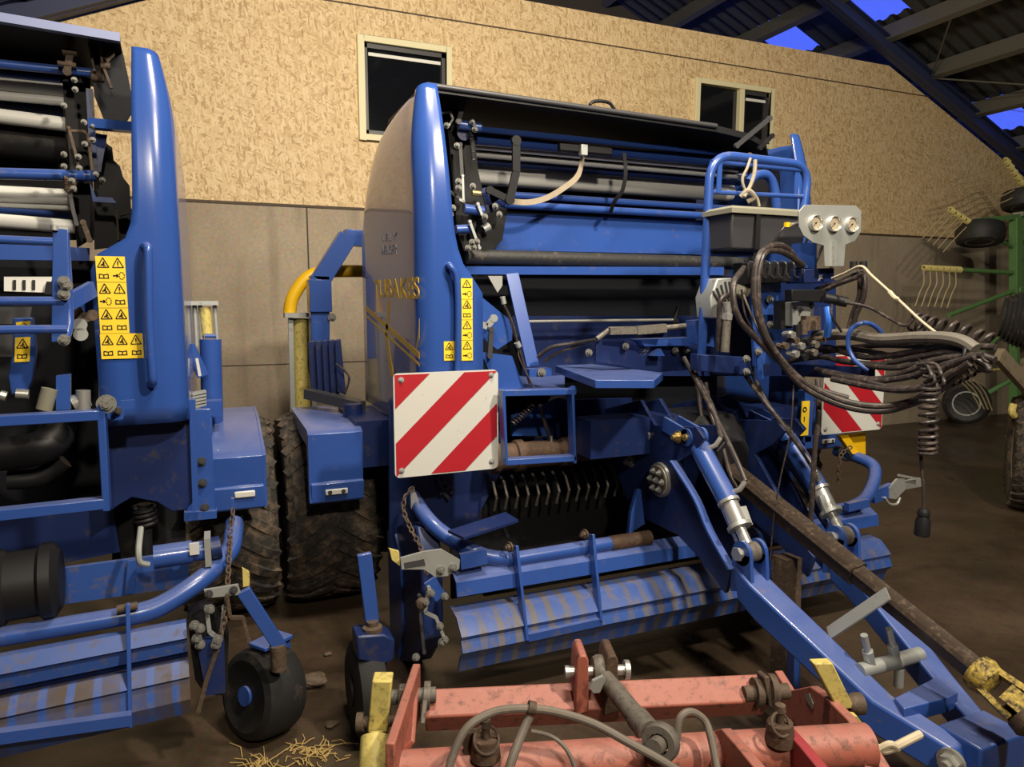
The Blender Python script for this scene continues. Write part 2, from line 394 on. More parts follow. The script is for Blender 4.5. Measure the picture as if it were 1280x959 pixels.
Y1r = 9.0
mb = MB(); sk = MB()
ys = [YB, 5.91, 6.5, 7.2, 7.75, Y1r]
xs = [RX, 6.66, 7.31, 9.07, 9.72, XR+.5]
for i in range(5):
    for j in range(5):
        t = (i in (1, 3)) and (j in (1, 3))
        sheet(sk if t else mb, xs[i], xs[i+1], ys[j], ys[j+1])
sheet(mb, XL-.5, RX, YB, Y1r)
struct('ceiling', mb, M['roof'])
struct('ceiling_skylight', sk, M['sky'])
# far gable behind the partition, so the gap above the wall stays dark
struct('wall_far', MB().prism([V((x, Y1r-.1, z)) for x, z in ((XL, 0), (XR, 0), (XR, roofz(XR)), (RX, RZ), (XL, roofz(XL)))], (0, .1, 0)), M['dark'])
k = 0
def purlin(x):
    z = roofz(x)-.02; s = -1 if x > RX else 1
    mb = MB(); mb.prism([V((x+a, YB, z+b-TS*(a if x > RX else -a))) for a, b in ((-.035, -.16), (.035, -.16), (.035, -.145), (-.02, -.145), (-.02, -.015), (.035, -.015), (.035, 0), (-.035, 0))], (0, Y1r-YB, 0))
    return mb
n = 4
for x in (5.1, 5.9, 6.66, 7.42, 8.20, 9.06, 9.9, 10.8, 11.7, 3.4, 2.5, 1.6, .7, -.2, -1.1, -2.0, -3.0):
    struct('trim_%d' % n, purlin(x), M['purlin']); n += 1
# blue rafters along the wall and one bay nearer
for y in (WY-.12, .6, -4.5):
    for sgn in (1, -1):
        xe = XR if sgn > 0 else XL
        a, b = V((RX, y, RZ-.235)), V((xe, y, roofz(xe)-.235))
        mb = MB(); mb.bar(a, b, .015, .17); mb.bar(a+V((0, 0, .08)), b+V((0, 0, .08)), .13, .014); mb.bar(a-V((0, 0, .08)), b-V((0, 0, .08)), .13, .014)
        struct('trim_%d' % n, mb, M['rafter']); n += 1
# thin wind-bracing rods between the purlins
mb = MB()
for (x0, y0, x1, y1) in ((7.42, 5.5, 8.2, 6.3), (8.2, 6.3, 9.06, 5.0), (9.06, 5.0, 10.6, 6.4)):
    mb.cyl((x0, y0, roofz(x0)-.17), (x1, y1, roofz(x1)-.19), .010, n=8)
struct('trim_%d' % n, mb, M['purlin'])
for nm, x in (('wall_left', XL), ('wall_right', XR)):
    struct(nm, MB().box((x, (YB+Y1r)/2, roofz(x)/2-.02), (.15, Y1r-YB, roofz(x)-.04)), M['dark'])
struct('wall_front', MB().prism([V((x, YB, z)) for x, z in ((XL, 0), (XR, 0), (XR, roofz(XR)), (RX, RZ), (XL, roofz(XL)))], (0, -.1, 0)), M['dark'])
# ------------------------------------------------------------------ light: lamps under the roof, dusk outside
def lamp(name, loc, to, power, size, col, sy=None):
    ld = bpy.data.lights.new(name, 'AREA'); ld.energy = power; ld.shape = 'RECTANGLE'; ld.size = size; ld.size_y = sy or size; ld.color = col
    o = link(bpy.data.objects.new(name, ld)); o.location = loc
    o.rotation_euler = (V(to)-V(loc)).to_track_quat('-Z', 'Y').to_euler(); return o
WARM = (1.0, .88, .70)
lamp('lamp_front', (2.2, -.9, 4.6), (1.5, 3.2, .8), 290, .22, WARM, .22)
lamp('lamp_aisle', (.2, -2.2, 3.9), (.9, 3.2, 1.6), 135, .22, WARM, .22)
lamp('lamp_middle', (.9, 1.5, 4.25), (2.6, 5.4, 1.6), 230, 1.0, WARM, .3)
w = bpy.data.worlds.new('dusk'); scn.world = w; w.use_nodes = True
bg = w.node_tree.nodes['Background']; bg.inputs[0].default_value = (.10, .17, 1.0, 1); bg.inputs[1].default_value = 1.3
vs = scn.view_settings; vs.view_transform = 'Standard'; vs.look = 'None'; vs.exposure = -0.30; vs.gamma = 1.0; vs.use_curve_mapping = False
# ------------------------------------------------------------------ the round baler in the middle
XC = 1.97
BAL = thing('baler', (XC, 3.3, 0), 'blue round baler in the middle with gauges, hose bundle and red-white warning boards', 'baler')
def part(name, mb, m, parent=None, **k): return mb.build(name, M[m], parent if parent is not None else BAL, **k)
def Yp(px, py, Y): return P(px, py, Y=Y)
def plate(pts, Y=None, X=None, th=.012, mb=None, Z=None, pl=None):
    "plate of real thickness lying in one plane of the machine"
    w = [P(a, b, X=X, Y=Y, Z=Z, pl=pl) for a, b in pts]
    if Y is not None: vec = (0, th, 0)
    elif X is not None: vec = (th, 0, 0)
    elif Z is not None: vec = (0, 0, -th)
    else: vec = V(pl[1])*th
    mb = mb or MB(); return mb.prism(w, vec)
def rad(px, Y): return px*Y/880.0/2.0        # half of a width measured at depth Y

# ---- hood shells: side panel, rounded front corner, front strip flaring at the bottom
def hood_shell(side, xin, zb=1.05):
    "side=-1 left, +1 right.  returns rows for a shell; xin(z) is the inner edge of the front strip measured from the outer face"
    rows = []; nz = 26
    yprof = []          # (dist from outer face, y, kind)
    rc = .08
    cols = [('f', 0), ('f', .34), ('f', .67), ('f', 1.0)]
    for k in range(1, 9): cols.append(('c', k/9*PI/2))
    for k in range(13): cols.append(('s', k/12))
    def ztop(y):
        if y < 2.95: return 2.475-.02*((2.95-y)/.2)
        pts = [(2.95, 2.475), (3.12, 2.46), (3.35, 2.43), (3.58, 2.385), (3.72, 2.325), (3.82, 2.235), (3.88, 2.09)]
        for (a, b), (c, d) in zip(pts, pts[1:]):
            if y <= c: return b+(d-b)*(y-a)/(c-a)
        return 2.09
    for i in range(nz+1):
        f = i/nz; f = 1-(1-f)**1.25
        row = []
        for kind, t in cols:
            zt = None
            for it in range(2):
                z = zb+f*((zt or 2.45)-zb)
                lean = .10*max(0, (z-1.9)/.57)**2          # front leans back towards the top
                yf = 2.735+lean
                if kind == 'f': d = xin(z)+(rc-xin(z))*t; y = yf
                elif kind == 'c': d = rc-rc*math.sin(t); y = yf+rc-rc*math.cos(t)
                else: d = 0; y = yf+rc+(3.88-yf-rc)*t
                zt = ztop(y)-(.045*(t/(PI/2))**2 if kind == 'c' else .045*(1-t)**2 if kind == 's' else 0)
            z = zb+f*(zt-zb)
            g = max(0, (f-.80)/.20)
            if kind == 's': d += .040*g*g
            elif kind == 'c': d += .040*g*g*(t/(PI/2))
            row.append(V((XC+side*(1.22-d), y, z)))
        rows.append(row)
    return rows
def xin_left(z):
    # inner edge of the front strip, from the outer face (metres)
    pts = [(1.0, .270), (1.62, .270), (1.66, .262), (1.70, .215), (1.76, .178), (1.84, .155), (1.95, .142), (2.2, .128), (2.5, .112)]
    for (a, b), (c, d) in zip(pts, pts[1:]):
        if z <= c: return b+(d-b)*(z-a)/(c-a)
    return .112
for sd in (-1, 1):
    rows = hood_shell(sd, xin_left)
    if sd > 0: rows = [[p-V((.36, 0, .03)) for p in r] for r in rows]
    hood = MB().grid(rows)
    hd = part('hood', hood, 'hood', solid=.012, sharp=60)
    if sd < 0: HOOD = hd
XO = XC-1.22
def sx(px, py): return P(px, py, X=XO-.0015)
# decals on the side of the left hood
def side_decal(name, pts, m):
    w = [sx(a, b) for a, b in pts]
    for p in w: p.x = XO-.0012
    return MB().prism(w, (.0008, 0, 0)).build(name, M[m], HOOD)
def side_text(t, p0, p1, h, m, name):
    a, b = sx(*p0), sx(*p1)
    L = (b-a).length; mb = text_mb(t, 1, (0, 0, 0), (1, 0, 0), (0, 1, 0), .001)
    xs_ = [v.co.x for v in mb.bm.verts]; ys_ = [v.co.y for v in mb.bm.verts]; w0, w1, h0, h1 = min(xs_), max(xs_), min(ys_), max(ys_)
    ey = (b-a).normalized(); up = V((0, 0, 1))
    for v in mb.bm.verts:
        u, q, e = (v.co.x-w0)/(w1-w0), (v.co.y-h0)/(h1-h0), v.co.z
        v.co = a-(a-b)*u+up*(h*q); v.co.x = XO-.0010-e
    return mb.build(name, M[m], HOOD)
M['decal_grey'] = mat('grey_decal', srgb(150, 150, 160), .4)
side_text('LELY', (478, 302), (496, 301), .035, 'decal_grey', 'lettering')
side_text('WELGER', (476, 319), (496, 318), .045, 'decal_grey', 'lettering')
side_text('TUBAKES', (467, 372), (524, 374), .088, 'vyellow', 'lettering')
side_decal('stripe_decal', [(457, 382), (524, 441), (524, 449), (457, 388)], 'vyellow')
side_decal('stripe_decal', [(457, 393), (524, 455), (524, 458), (457, 396)], 'vyellow')
side_decal('stripe_decal', [(485, 376), (488, 376), (484, 420), (492, 470), (488, 470), (481, 420)], 'vyellow')
side_decal('stripe_decal', [(524, 398), (524, 424), (519, 440), (522, 418)], 'vyellow')
# warning stickers with pictograms
def sticker(corner, ex, ey, nrm, cells, parent, tri):
    "corner = lower left; ex, ey = full edge vectors; cells = (nx, ny); tri(i,j) True for a warning triangle"
    c, ex, ey, n = V(corner), V(ex), V(ey), V(nrm).normalized()
    st = MB().prism([c, c+ex, c+ex+ey, c+ey], n*.0012).build('warning_sticker', M['sticker'], parent)
    nx, ny = cells; mb = MB()
    f = lambda u, v: c+ex*u+ey*v+n*.0014
    def poly(pts): mb.prism([f(*p) for p in pts], n*.0005)
    def seg(a, b, w=.04):
        (x0, y0), (x1, y1) = a, b
        ax, ay = ex.length, ey.length
        dx, dy = (x1-x0)*ax, (y1-y0)*ay; L = math.hypot(dx, dy) or 1
        s = w*min(ax/nx, ay/ny); px_, py_ = -dy/L*s/ax, dx/L*s/ay
        poly([(x0-px_, y0-py_), (x1-px_, y1-py_), (x1+px_, y1+py_), (x0+px_, y0+py_)])
    rnd = random.Random(nx*31+ny)
    for j in range(ny):
        for i in range(nx):
            g = lambda u, v: ((i+u)/nx, (j+v)/ny)
            if tri(i, j):
                a, b, t = g(.12, .14), g(.88, .14), g(.5, .88)
                seg(a, b); seg(b, t); seg(t, a)
                k = rnd.random()
                if k < .4: seg(g(.5, .34), g(.5, .62), .05); seg(g(.48, .24), g(.52, .24), .05)
                else: seg(g(.34, .28), g(.6, .44), .06); seg(g(.56, .6), g(.48, .3), .05); seg(g(.5, .26), g(.66, .26), .05)
            else:
                k = rnd.random()
                if k < .5:
                    seg(g(.12, .5), g(.45, .5), .06); seg(g(.36, .62), g(.47, .5), .05); seg(g(.36, .38), g(.47, .5), .05)
                    for q in range(8):
                        a0, a1 = q*PI/4, (q+.7)*PI/4; seg(g(.72+.18*math.cos(a0), .5+.28*math.sin(a0)), g(.72+.18*math.cos(a1), .5+.28*math.sin(a1)), .035)
                else:
                    seg(g(.15, .3), g(.85, .3), .04); seg(g(.2, .3), g(.2, .62), .04); seg(g(.2, .62), g(.5, .55), .04); seg(g(.5, .55), g(.8, .62), .04); seg(g(.8, .62), g(.8, .3), .04); seg(g(.5, .3), g(.5, .55), .04)
    for j in range(1, ny//2+ny % 2): seg((0, 2*j/ny), (1, 2*j/ny), .012)
    mb.build('pictogram', M['ink'], st); return st
def ypl(px, py, Y): return P(px, py, Y=Y)
YF = 2.735
a, b, c_ = ypl(577, 451, YF-.002), ypl(591, 450, YF-.002), ypl(574, 348, YF-.002)
sticker(a, (b.x-a.x, 0, 0), (0, 0, c_.z-a.z), (0, -1, 0), (1, 8), HOOD, lambda i, j: j % 2 == 1)
a, b, c_ = ypl(555, 451, YF-.002), ypl(568, 450, YF-.002), ypl(555, 427, YF-.002)
sticker(a, (b.x-a.x, 0, 0), (0, 0, c_.z-a.z), (0, -1, 0), (1, 2), HOOD, lambda i, j: j % 2 == 1)
# grab handle on the strip
h = [ypl(560, 333, YF), ypl(563, 333, YF-.028), ypl(571, 350, YF-.030), ypl(573, 400, YF-.030), ypl(571, 475, YF-.030), ypl(565, 484, YF-.0)]
part('grab_handle', MB().tube(spl(h, 6), .0135, 12), 'blue', HOOD)
# ---- warning boards
def warning_board(x0, x1, z0, z1, y, mirror):
    r = .02; mb = MB()
    def rr(x0, x1, z0, z1, y, r):
        pts = []
        for (cx, cz, s) in ((x1-r, z0+r, -PI/2), (x1-r, z1-r, 0), (x0+r, z1-r, PI/2), (x0+r, z0+r, PI)):
            for k in range(5): pts.append(V((cx+r*math.cos(s+k*PI/8), y, cz+r*math.sin(s+k*PI/8))))
        return pts
    board = part('warning_board', mb.prism(rr(x0, x1, z0, z1, y, r), (0, .012, 0)), 'white')
    S = x1-x0; H = z1-z0
    def clip(lo, hi):      # band lo <= u+w <= hi in the unit square (u from left, w from top)
        pts = []
        sq = [(0, 0), (1, 0), (1, 1), (0, 1)]
        def cut(poly, k, sgn):
            out = []
            for i in range(len(poly)):
                p, q = poly[i], poly[(i+1) % len(poly)]
                a, b = sgn*(p[0]+p[1]-k), sgn*(q[0]+q[1]-k)
                if a >= 0: out.append(p)
                if (a > 0) != (b > 0) and a != b:
                    t = a/(a-b); out.append((p[0]+(q[0]-p[0])*t, p[1]+(q[1]-p[1])*t))
            return out
        p = cut(cut(sq, lo, 1), hi, -1)
        return p
    for lo, hi in ((0, .335), (.665, 1.0), (1.335, 1.665)):
        p = clip(lo, hi); e = .004
        w = []
        for u, q in p:
            u = min(max(u, .012), .988); q = min(max(q, .012), .988)
            if mirror: u = 1-u
            w.append(V((x0+u*S, y-.0015, z1-q*H)))
        part('red_stripe', MB().prism(w, (0, .001, 0)), 'sred', board)
    for u, q in ((.07, .06), (.93, .05), (.93, .92), (.06, .93)):
        part('bolt', MB().bolt((x0+u*S, y-.002, z1-q*H), (0, -1, 0), .008, .006), 'zinc', board)
    return board
bl = P(492, 596, Y=2.70); br = P(620, 590, Y=2.70); tl = P(492, 466, Y=2.70)
warning_board(bl.x, br.x, (bl.z+P(620, 584, Y=2.70).z)/2, (tl.z+P(620, 462, Y=2.70).z)/2, 2.674, False)
S_ = br.x-bl.x
WZ0, WZ1 = (bl.z+P(620, 584, Y=2.70).z)/2, (tl.z+P(620, 462, Y=2.70).z)/2
warning_board(2*XC-br.x, 2*XC-bl.x, WZ0, WZ1, 2.70, True)
part('board_bracket', MB().bar((.80, 2.73, 1.1), (1.05, 2.95, 1.1), .05, .05), 'blue')
part('board_bracket', MB().bar((2*XC-.80, 2.73, 1.1), (2*XC-1.05, 2.95, 1.1), .05, .05), 'blue')
# yellow bracket under the right board, blue post with a yellow label beside it
part('chock_holder', plate([(1062, 543), (1082, 541), (1082, 568), (1070, 565)], Y=2.78, th=.03), 'vyellow')
part('chock_holder', plate([(1050, 545), (1060, 543), (1074, 566), (1066, 568)], Y=2.74, th=.03), 'vyellow')
# ---- lower side, under the hood
part('side_panel', plate([(452, 508), (500, 508), (500, 690), (470, 690), (449, 610)], X=.775, th=.03), 'blue_shade')
part('side_panel', MB().box((2.84, 3.2, .85), (.03, .7, .7)), 'blue_shade')
part('front_panel', plate([(487, 500), (629, 500), (629, 585), (600, 640), (596, 668), (487, 690)], Y=2.98, th=.02), 'blue_shade')
part('chamber_wall', MB().box((1.8, 3.42, 1.3), (1.95, .02, 1.2)), 'belt')
# ---- net cover lid on top
p0, p1 = P(537, 106, Y=2.93), P(962, 186, Y=3.28)
zl = 2.485
lid = MB()
xl, xr = .84, 2.70
prof = [(2.90, zl-.035), (2.905, zl-.004), (2.93, zl+.006), (3.58, zl+.006), (3.60, zl-.02), (3.585, zl-.02), (3.57, zl-.008), (2.94, zl-.008), (2.915, zl-.035)]
ring = []
for x, dz, dy in ((xl, 0, 0), (1.6, -.012, 0), (2.3, -.03, 0), (xr-.16, -.05, .01), (xr-.06, -.085, .02), (xr, -.18, .05)):
    ring.append([V((x, y+dy, z+dz)) for y, z in prof])
LID = part('net_box_lid', MB().loft(ring), 'plastic', label='black underside of the raised lid')
part('lid_edge', MB().cyl((xl, 2.898, zl-.012), (2.3, 2.898, zl-.04), .012), 'boxgrey', LID)
part('lid_label', MB().prism([P(x, y, Z=zl-.0095) for x, y in ((690, 139), (792, 151), (778, 161), (677, 149))], (0, 0, -.001)), 'labelgrey', LID)
hp = [P(737, 131, Y=2.95), P(742, 127, Y=2.95), P(752, 126.5, Y=2.95), P(762, 129, Y=2.95), P(768, 137, Y=2.95)]
part('lid_handle', MB().tube(spl(hp, 5), .008, 8), 'plastic', LID)
part('back_plate', MB().box((1.85, 3.64, 2.10), (1.8, .02, .6)), 'black')
# ---- rollers and tubes of the net wrapping
def roller(name, yl0, yl1, yr0, yr1, Y, m, xl=590, xr=1000, k=1.0):
    "heights measured at photo columns 640 and 885"
    cl, cr = (yl0+yl1)/2, (yr0+yr1)/2; s = (cr-cl)/245
    a, b = P(640, cl, Y=Y), P(885, cr, Y=Y)
    z = (a.z+b.z)/2; r = (rad(yl1-yl0, Y)*1.02+rad(yr1-yr0, Y)*1.12)/2*k
    X0, X1 = P(xl, cl+s*(xl-640), Y=Y).x, min(P(xr, cr+s*(xr-885), Y=Y).x, 2.78)
    return part(name, MB().cyl((X0, Y, z), (X1, Y, z), r, n=24), m)
roller('cross_tube', 162.5, 170, 186, 193, 3.10, 'blue', 583)
roller('cross_tube', 175.5, 187, 193, 205, 3.16, 'blue', 588)
roller('guide_rail', 188, 193, 206, 211, 3.20, 'roller', 590)
roller('net_roller', 177, 191, 197, 210, 3.30, 'roller', 596)
roller('net_roller', 194, 202, 213, 220, 3.24, 'roller', 594)
roller('guide_rail', 203, 211, 221, 229, 3.28, 'blue_shade', 590)
roller('net_roller', 209, 235, 227, 250, 3.36, 'roller', 590)
roller('cross_tube', 242, 252, 253, 260, 3.20, 'blue', 640)
roller('cross_tube', 255, 265, 262, 271, 3.18, 'blue', 630)
part('net_deflector', plate([(606, 266), (900, 276), (900, 318), (614, 311)], Y=3.22, th=.015), 'blue')
part('deflector_lip', plate([(600, 309), (905, 316), (905, 319), (600, 312)], Y=3.17, th=.03), 'blue')
roller('feed_roller', 313, 333, 319.5, 335.5, 3.10, 'plainrubber', 583)
part('cross_beam', plate([(583, 333), (905, 334), (905, 344), (583, 343)], Y=3.05, th=.06), 'blue')
part('chamber_front', plate([(640, 344), (905, 345), (905, 470), (660, 470)], Y=3.36, th=.02), 'belt')
part('chamber_lower_front', plate([(640, 395), (905, 395), (905, 470), (660, 470)], Y=3.32, th=.02), 'blue_shade')
part('push_rod', MB().cyl(P(658, 402, Y=3.2), P(842, 400, Y=3.2), .0085), 'steel')
part('rod_end', MB().cyl(P(842, 402, Y=3.2), P(848, 384, Y=3.2), .012).bolt(P(845, 402, Y=3.17), (0, -1, 0), .012, .01), 'black')
# ---- left mechanism: dark side plate with levers, bolts and springs
part('mechanism_plate', plate([(538, 118), (575, 135), (586, 200), (590, 300), (596, 345), (566, 345), (550, 270)], Y=3.28, th=.02), 'black')
part('mechanism_plate', plate([(560, 150), (592, 160), (598, 215), (606, 250), (634, 262), (628, 300), (612, 318), (586, 330), (572, 290), (566, 220)], Y=3.12, th=.015), 'black')
def lever(name, pts, Y, w, m, th=.010):
    q = [P(x, y, Y=Y) for x, y in pts]; mb = MB()
    for a, b in zip(q, q[1:]): mb.bar(a, b, th, w, up=(b-a).cross(V((0, 1, 0))))
    for p in (q[0], q[-1]): mb.cyl(p-V((0, th/2+.002, 0)), p+V((0, th/2+.002, 0)), w*.62, n=14)
    return part(name, mb, m)
def bolts(lst, Y, r=.009, m='boltm', d=(0, -1, 0), name='bolt'):
    for x, y in lst: part(name, MB().bolt(P(x, y, Y=Y), d, r, .012), m)
lever('lever', [(581, 122), (573, 152)], 3.02, .020, 'boxgrey')
lever('lever', [(553, 141), (563, 140), (566, 149), (560, 158)], 3.05, .008, 'zinc')
lever('tension_arm', [(575, 181), (577, 215), (579, 252)], 3.05, .016, 'boxgrey')
lever('linkage_rod', [(578, 220), (579, 252), (575, 250)], 3.03, .010, 'zinc')
lever('lever', [(560, 238), (577, 250)], 3.04, .014, 'boxgrey')
lever('linkage_rod', [(587, 277), (599, 310)], 3.02, .012, 'zinc')
lever('latch', [(597, 255), (602, 268)], 3.02, .012, 'zinc')
lever('latch', [(590, 151), (595, 162)], 3.02, .014, 'boxgrey')
lever('brake_arm', [(645, 176), (645, 215), (637, 250)], 2.98, .036, 'black', .014)
lever('brake_link', [(637, 250), (612, 238)], 2.99, .030, 'black', .014)
lever('bracket', [(606, 240), (612, 262), (628, 252)], 3.04, .03, 'blue_shade')
part('stub_tube', MB().cyl(P(573, 156, Y=3.05), P(600, 160, Y=3.05), .022), 'blue')
part('stub_tube', MB().cyl(P(580, 261, Y=3.05), P(604, 264, Y=3.05), .022), 'blue')
part('stub_tube', MB().cyl(P(570, 287, Y=3.05), P(590, 286, Y=3.05), .020), 'blue')
part('spacer_tube', MB().cyl(P(590, 241, Y=3.05), P(606, 243, Y=3.05), .013), 'brass')
bolts([(558, 157), (590, 153), (593, 162), (571, 182)], 3.02)
bolts([(573, 227), (573, 235), (591, 233), (566, 260), (606, 271), (619, 258), (624, 268), (596, 302), (590, 303), (592, 309), (585, 310), (645, 220), (563, 268)], 3.0, .010)
part('pulley', MB().lathe([(.0, 0), (.03, 0), (.034, .006), (.026, .014), (.034, .022), (.03, .028), (0, .028)], P(606, 283, Y=3.06), (-1, -.2, 0)), 'black')
part('return_spring', MB().spring(P(604, 287, Y=3.03), P(612, 283, Y=3.03), .016, 6, .0035), 'zinc')
part('pulley', MB().lathe([(.0, 0), (.028, 0), (.03, .02), (0, .02)], P(578, 168, Y=3.08), (0, -1, 0)), 'blue_shade')
part('return_spring', MB().spring(P(588, 160, Y=3.04), P(592, 200, Y=3.04), .009, 16, .0022), 'boxgrey')
# ---- strut, hook plate, cable tray on the left of the chamber
def strutbar(name, a, b, w, Y0, Y1, m, th=.012):
    A, B = P(*a, Y=Y0), P(*b, Y=Y1); d = B-A
    return part(name, MB().bar(A, B, w, th, up=(0, -1, 0)), m, bevel=.002)
strutbar('strut', (640, 342), (666, 458), .062, 3.02, 2.90, 'blue')
part('strut_foot', MB().box(P(671, 465, Y=2.88), (.11, .08, .035)), 'blue')
bolts([(677, 466)], 2.83, .014)
part('hook_plate', plate([(610, 345), (628, 345), (628, 357), (622, 366)], Y=3.0, th=.01), 'zinc')
part('gusset_plate', plate([(596, 372), (603, 372), (641, 403), (640, 425), (622, 437), (596, 418)], Y=2.92, th=.014), 'blue')
lever('tension_crank', [(599, 405), (609, 408), (617, 398)], 2.88, .028, 'zinc')
lever('crank_handle', [(614, 412), (612, 445)], 2.86, .02, 'boxgrey')
part('release_cable', MB().tube(spl([P(627, 375, Y=2.9), P(640, 402, Y=2.88), P(648, 432, Y=2.86), P(662, 480, Y=2.84)], 6), .005, 8), 'hose')
part('cable_sleeve', MB().cyl(P(628, 371, Y=2.9), P(630, 380, Y=2.9), .012), 'zinc')
part('cable_sleeve', MB().cyl(P(646, 428, Y=2.86), P(649, 434, Y=2.86), .013), 'zinc')
part('release_cable', MB().tube(spl([P(630, 378, Y=2.9), P(646, 430, Y=2.87), P(650, 450, Y=2.85), P(668, 486, Y=2.82)], 6), .0035, 8), 'hose')
part('support_plate', plate([(601, 440), (640, 445), (655, 485), (622, 488)], Y=2.88, th=.02), 'blue')
# ---- deck: stepped plates above the pick-up
def deck(name, pts, Z, th, m): return part(name, MB().prism([P(x, y, Z=Z) for x, y in pts], (0, 0, -th)), m, bevel=.003)
deck('deck_plate', [(622, 465), (640, 452), (706, 456), (706, 489), (626, 490)], 1.205, .02, 'blue')
zs_ = 1.30
deck('step_plate', [(694, 457), (740, 455), (829, 466), (818, 475), (744, 475)], 1.30, .033, 'blue')
part('deck_upright', plate([(745, 427), (820, 426), (872, 437), (872, 462), (826, 465), (745, 452)], Y=2.62, th=.014), 'blue_shade')
part('deck_fold', plate([(800, 425), (866, 422), (866, 432), (806, 433)], Y=2.58, th=.08), 'blue')
part('deck_gusset', plate([(816, 445), (826, 436), (831, 445)], Y=2.57, th=.04), 'blue')
bolts([(782, 433), (736, 441), (844, 438), (858, 438)], 2.60, .011)
part('deck_support', plate([(700, 500), (790, 498), (792, 560), (640, 560), (690, 545)], Y=2.92, th=.02), 'blue_shade')
part('deck_brace', plate([(640, 520), (700, 498), (760, 505), (760, 545), (640, 545)], Y=2.97, th=.02), 'blue')
part('control_rod', MB().tube([P(746, 424, Y=2.6), P(762, 412, Y=2.6), P(820, 411, Y=2.56), P(872, 406, Y=2.5)], .012), 'grime')
part('rod_clevis', MB().bar(P(762, 414, Y=2.58), P(796, 413, Y=2.56), .022, .03).bar(P(796, 413, Y=2.56), P(832, 410, Y=2.53), .03, .036), 'grime')
part('hose', MB().tube(spl([P(672, 447, Y=2.85), P(690, 434, Y=2.8), P(720, 429, Y=2.75), P(745, 425, Y=2.65)], 6), .009), 'hose')
part('hose', MB().tube(spl([P(680, 452, Y=2.85), P(700, 440, Y=2.8), P(724, 432, Y=2.75), P(750, 424, Y=2.65)], 6), .007), 'hose')
# ---- step ladder frame under the deck
def frame_bar(name, a, b, w, h, m, Y): return part(name, MB().bar(P(*a, Y=Y), P(*b, Y=Y), w, h, up=(0, 0, 1) if abs(a[0]-b[0]) > abs(a[1]-b[1]) else (1, 0, 0)), m, bevel=.002)
frame_bar('ladder_bar', (626, 491), (717, 489), .05, .024, 'blue', 2.62)
frame_bar('ladder_bar', (630, 577), (717, 572), .05, .024, 'blue', 2.62)
frame_bar('ladder_post', (627, 487), (631, 580), .05, .012, 'blue', 2.62)
frame_bar('ladder_post', (713, 486), (716, 578), .05, .012, 'blue', 2.62)
part('ladder_pivot', MB().cyl(P(716, 488, Y=2.60), P(716, 488, Y=2.66), .02), 'blue')
part('coil_hose', MB().spring(P(641, 530, Y=2.85), P(668, 506, Y=2.85), .012, 9, .004), 'hose')
part('hose', MB().tube(spl([P(675, 505, Y=2.85), P(680, 525, Y=2.85), P(689, 552, Y=2.85)], 6), .009), 'hose')
part('hook', MB().tube(spl([P(689, 545, Y=2.84), P(690, 556, Y=2.84), P(696, 559, Y=2.84), P(699, 549, Y=2.84)], 5), .006), 'zinc')
# ---- rotor / crop roller and feeder tines
part('feed_rotor', MB().lathe([(.0, 0), (.075, 0), (.075, .03), (.060, .035), (.060, .11), (.072, .115), (.072, .15), (.06, .155), (.06, .33), (.068, .34), (.068, .40), (.055, .41), (.055, .95), (.07, .96), (.07, 1.0), (0, 1.0)], (1.10, 2.86, .905), (1, 0, 0)), 'rust')
for i in range(20):
    x = 1.12+i*.052
    part('feeder_tine', MB().tube([V((x, 2.92, .80)), V((x, 2.88, .78)), V((x+.004, 2.85, .72)), V((x, 2.87, .66))], .0065, 8), 'grime')
part('feeder_channel', MB().box((XC, 3.05, .55), (2.0, .02, .7)), 'black')
part('feeder_floor', MB().box((XC, 2.85, .40), (2.0, .5, .02)), 'black')
# ---- pick-up: beam, bent end tubes, crop guard plates, straps
YPK = 2.50
BEAMZ = .57
def pk(px, py, dy=0): return P(px, py, Y=YPK+dy)
zb0 = BEAMZ
part('pickup_beam', MB().cyl((1.05, YPK, zb0), (1.50, YPK, zb0+.005), .030), 'blue')
part('pickup_beam', MB().cyl((1.50, YPK, zb0+.005), (1.70, YPK, zb0+.005), .032), 'rust')
part('pickup_beam', MB().cyl((2.3, YPK, zb0), (2.89, YPK, zb0), .030), 'blue')
for s, c in ((1, 0), (-1, 2*XC)):
    pts = [V((1.06, 2.50, .57)), V((.93, 2.52, .60)), V((.80, 2.58, .68)), V((.745, 2.66, .735)), V((.75, 2.88, .76))]
    pts = [V((c+s*p.x if s < 0 else p.x, p.y, p.z)) for p in pts]
    part('bent_arm', MB().tube(spl(pts, 8), .031, 16), 'blue')
fl = [pk(640, 681, -.03), pk(647, 681, -.03), pk(662, 800, -.10), pk(655, 801, -.10)]
def strap_bar(a, b, y0, y1):
    A, B = P(*a, Y=y0), P(*b, Y=y1)
    return part('guard_strap', MB().bar(A, B, .012, .045, up=(0, -1, .3)), 'blue', bevel=.002)
strap_bar((644, 682), (657, 800), 2.46, 2.36); strap_bar((739, 668), (749, 776), 2.46, 2.36)
for px, py in ((637, 684), (731, 668)): part('flange_bolt', MB().bolt(P(px, py, Y=2.46), (-1, -.3, 0), .014, .016), 'dirty')
part('guard_strap_rail', MB().bar(P(659, 796, Y=2.36), P(751, 776, Y=2.36), .03, .03), 'blue')
def guard(name, p, Y0, Y1, xl, xr, z0, z1, m, lip=.0):
    return part(name, MB().prism([V((xl, Y0, z1)), V((xr, Y0, z1)), V((xr, Y1, z0)), V((xl, Y1, z0))], (0, .008, .006)), m)
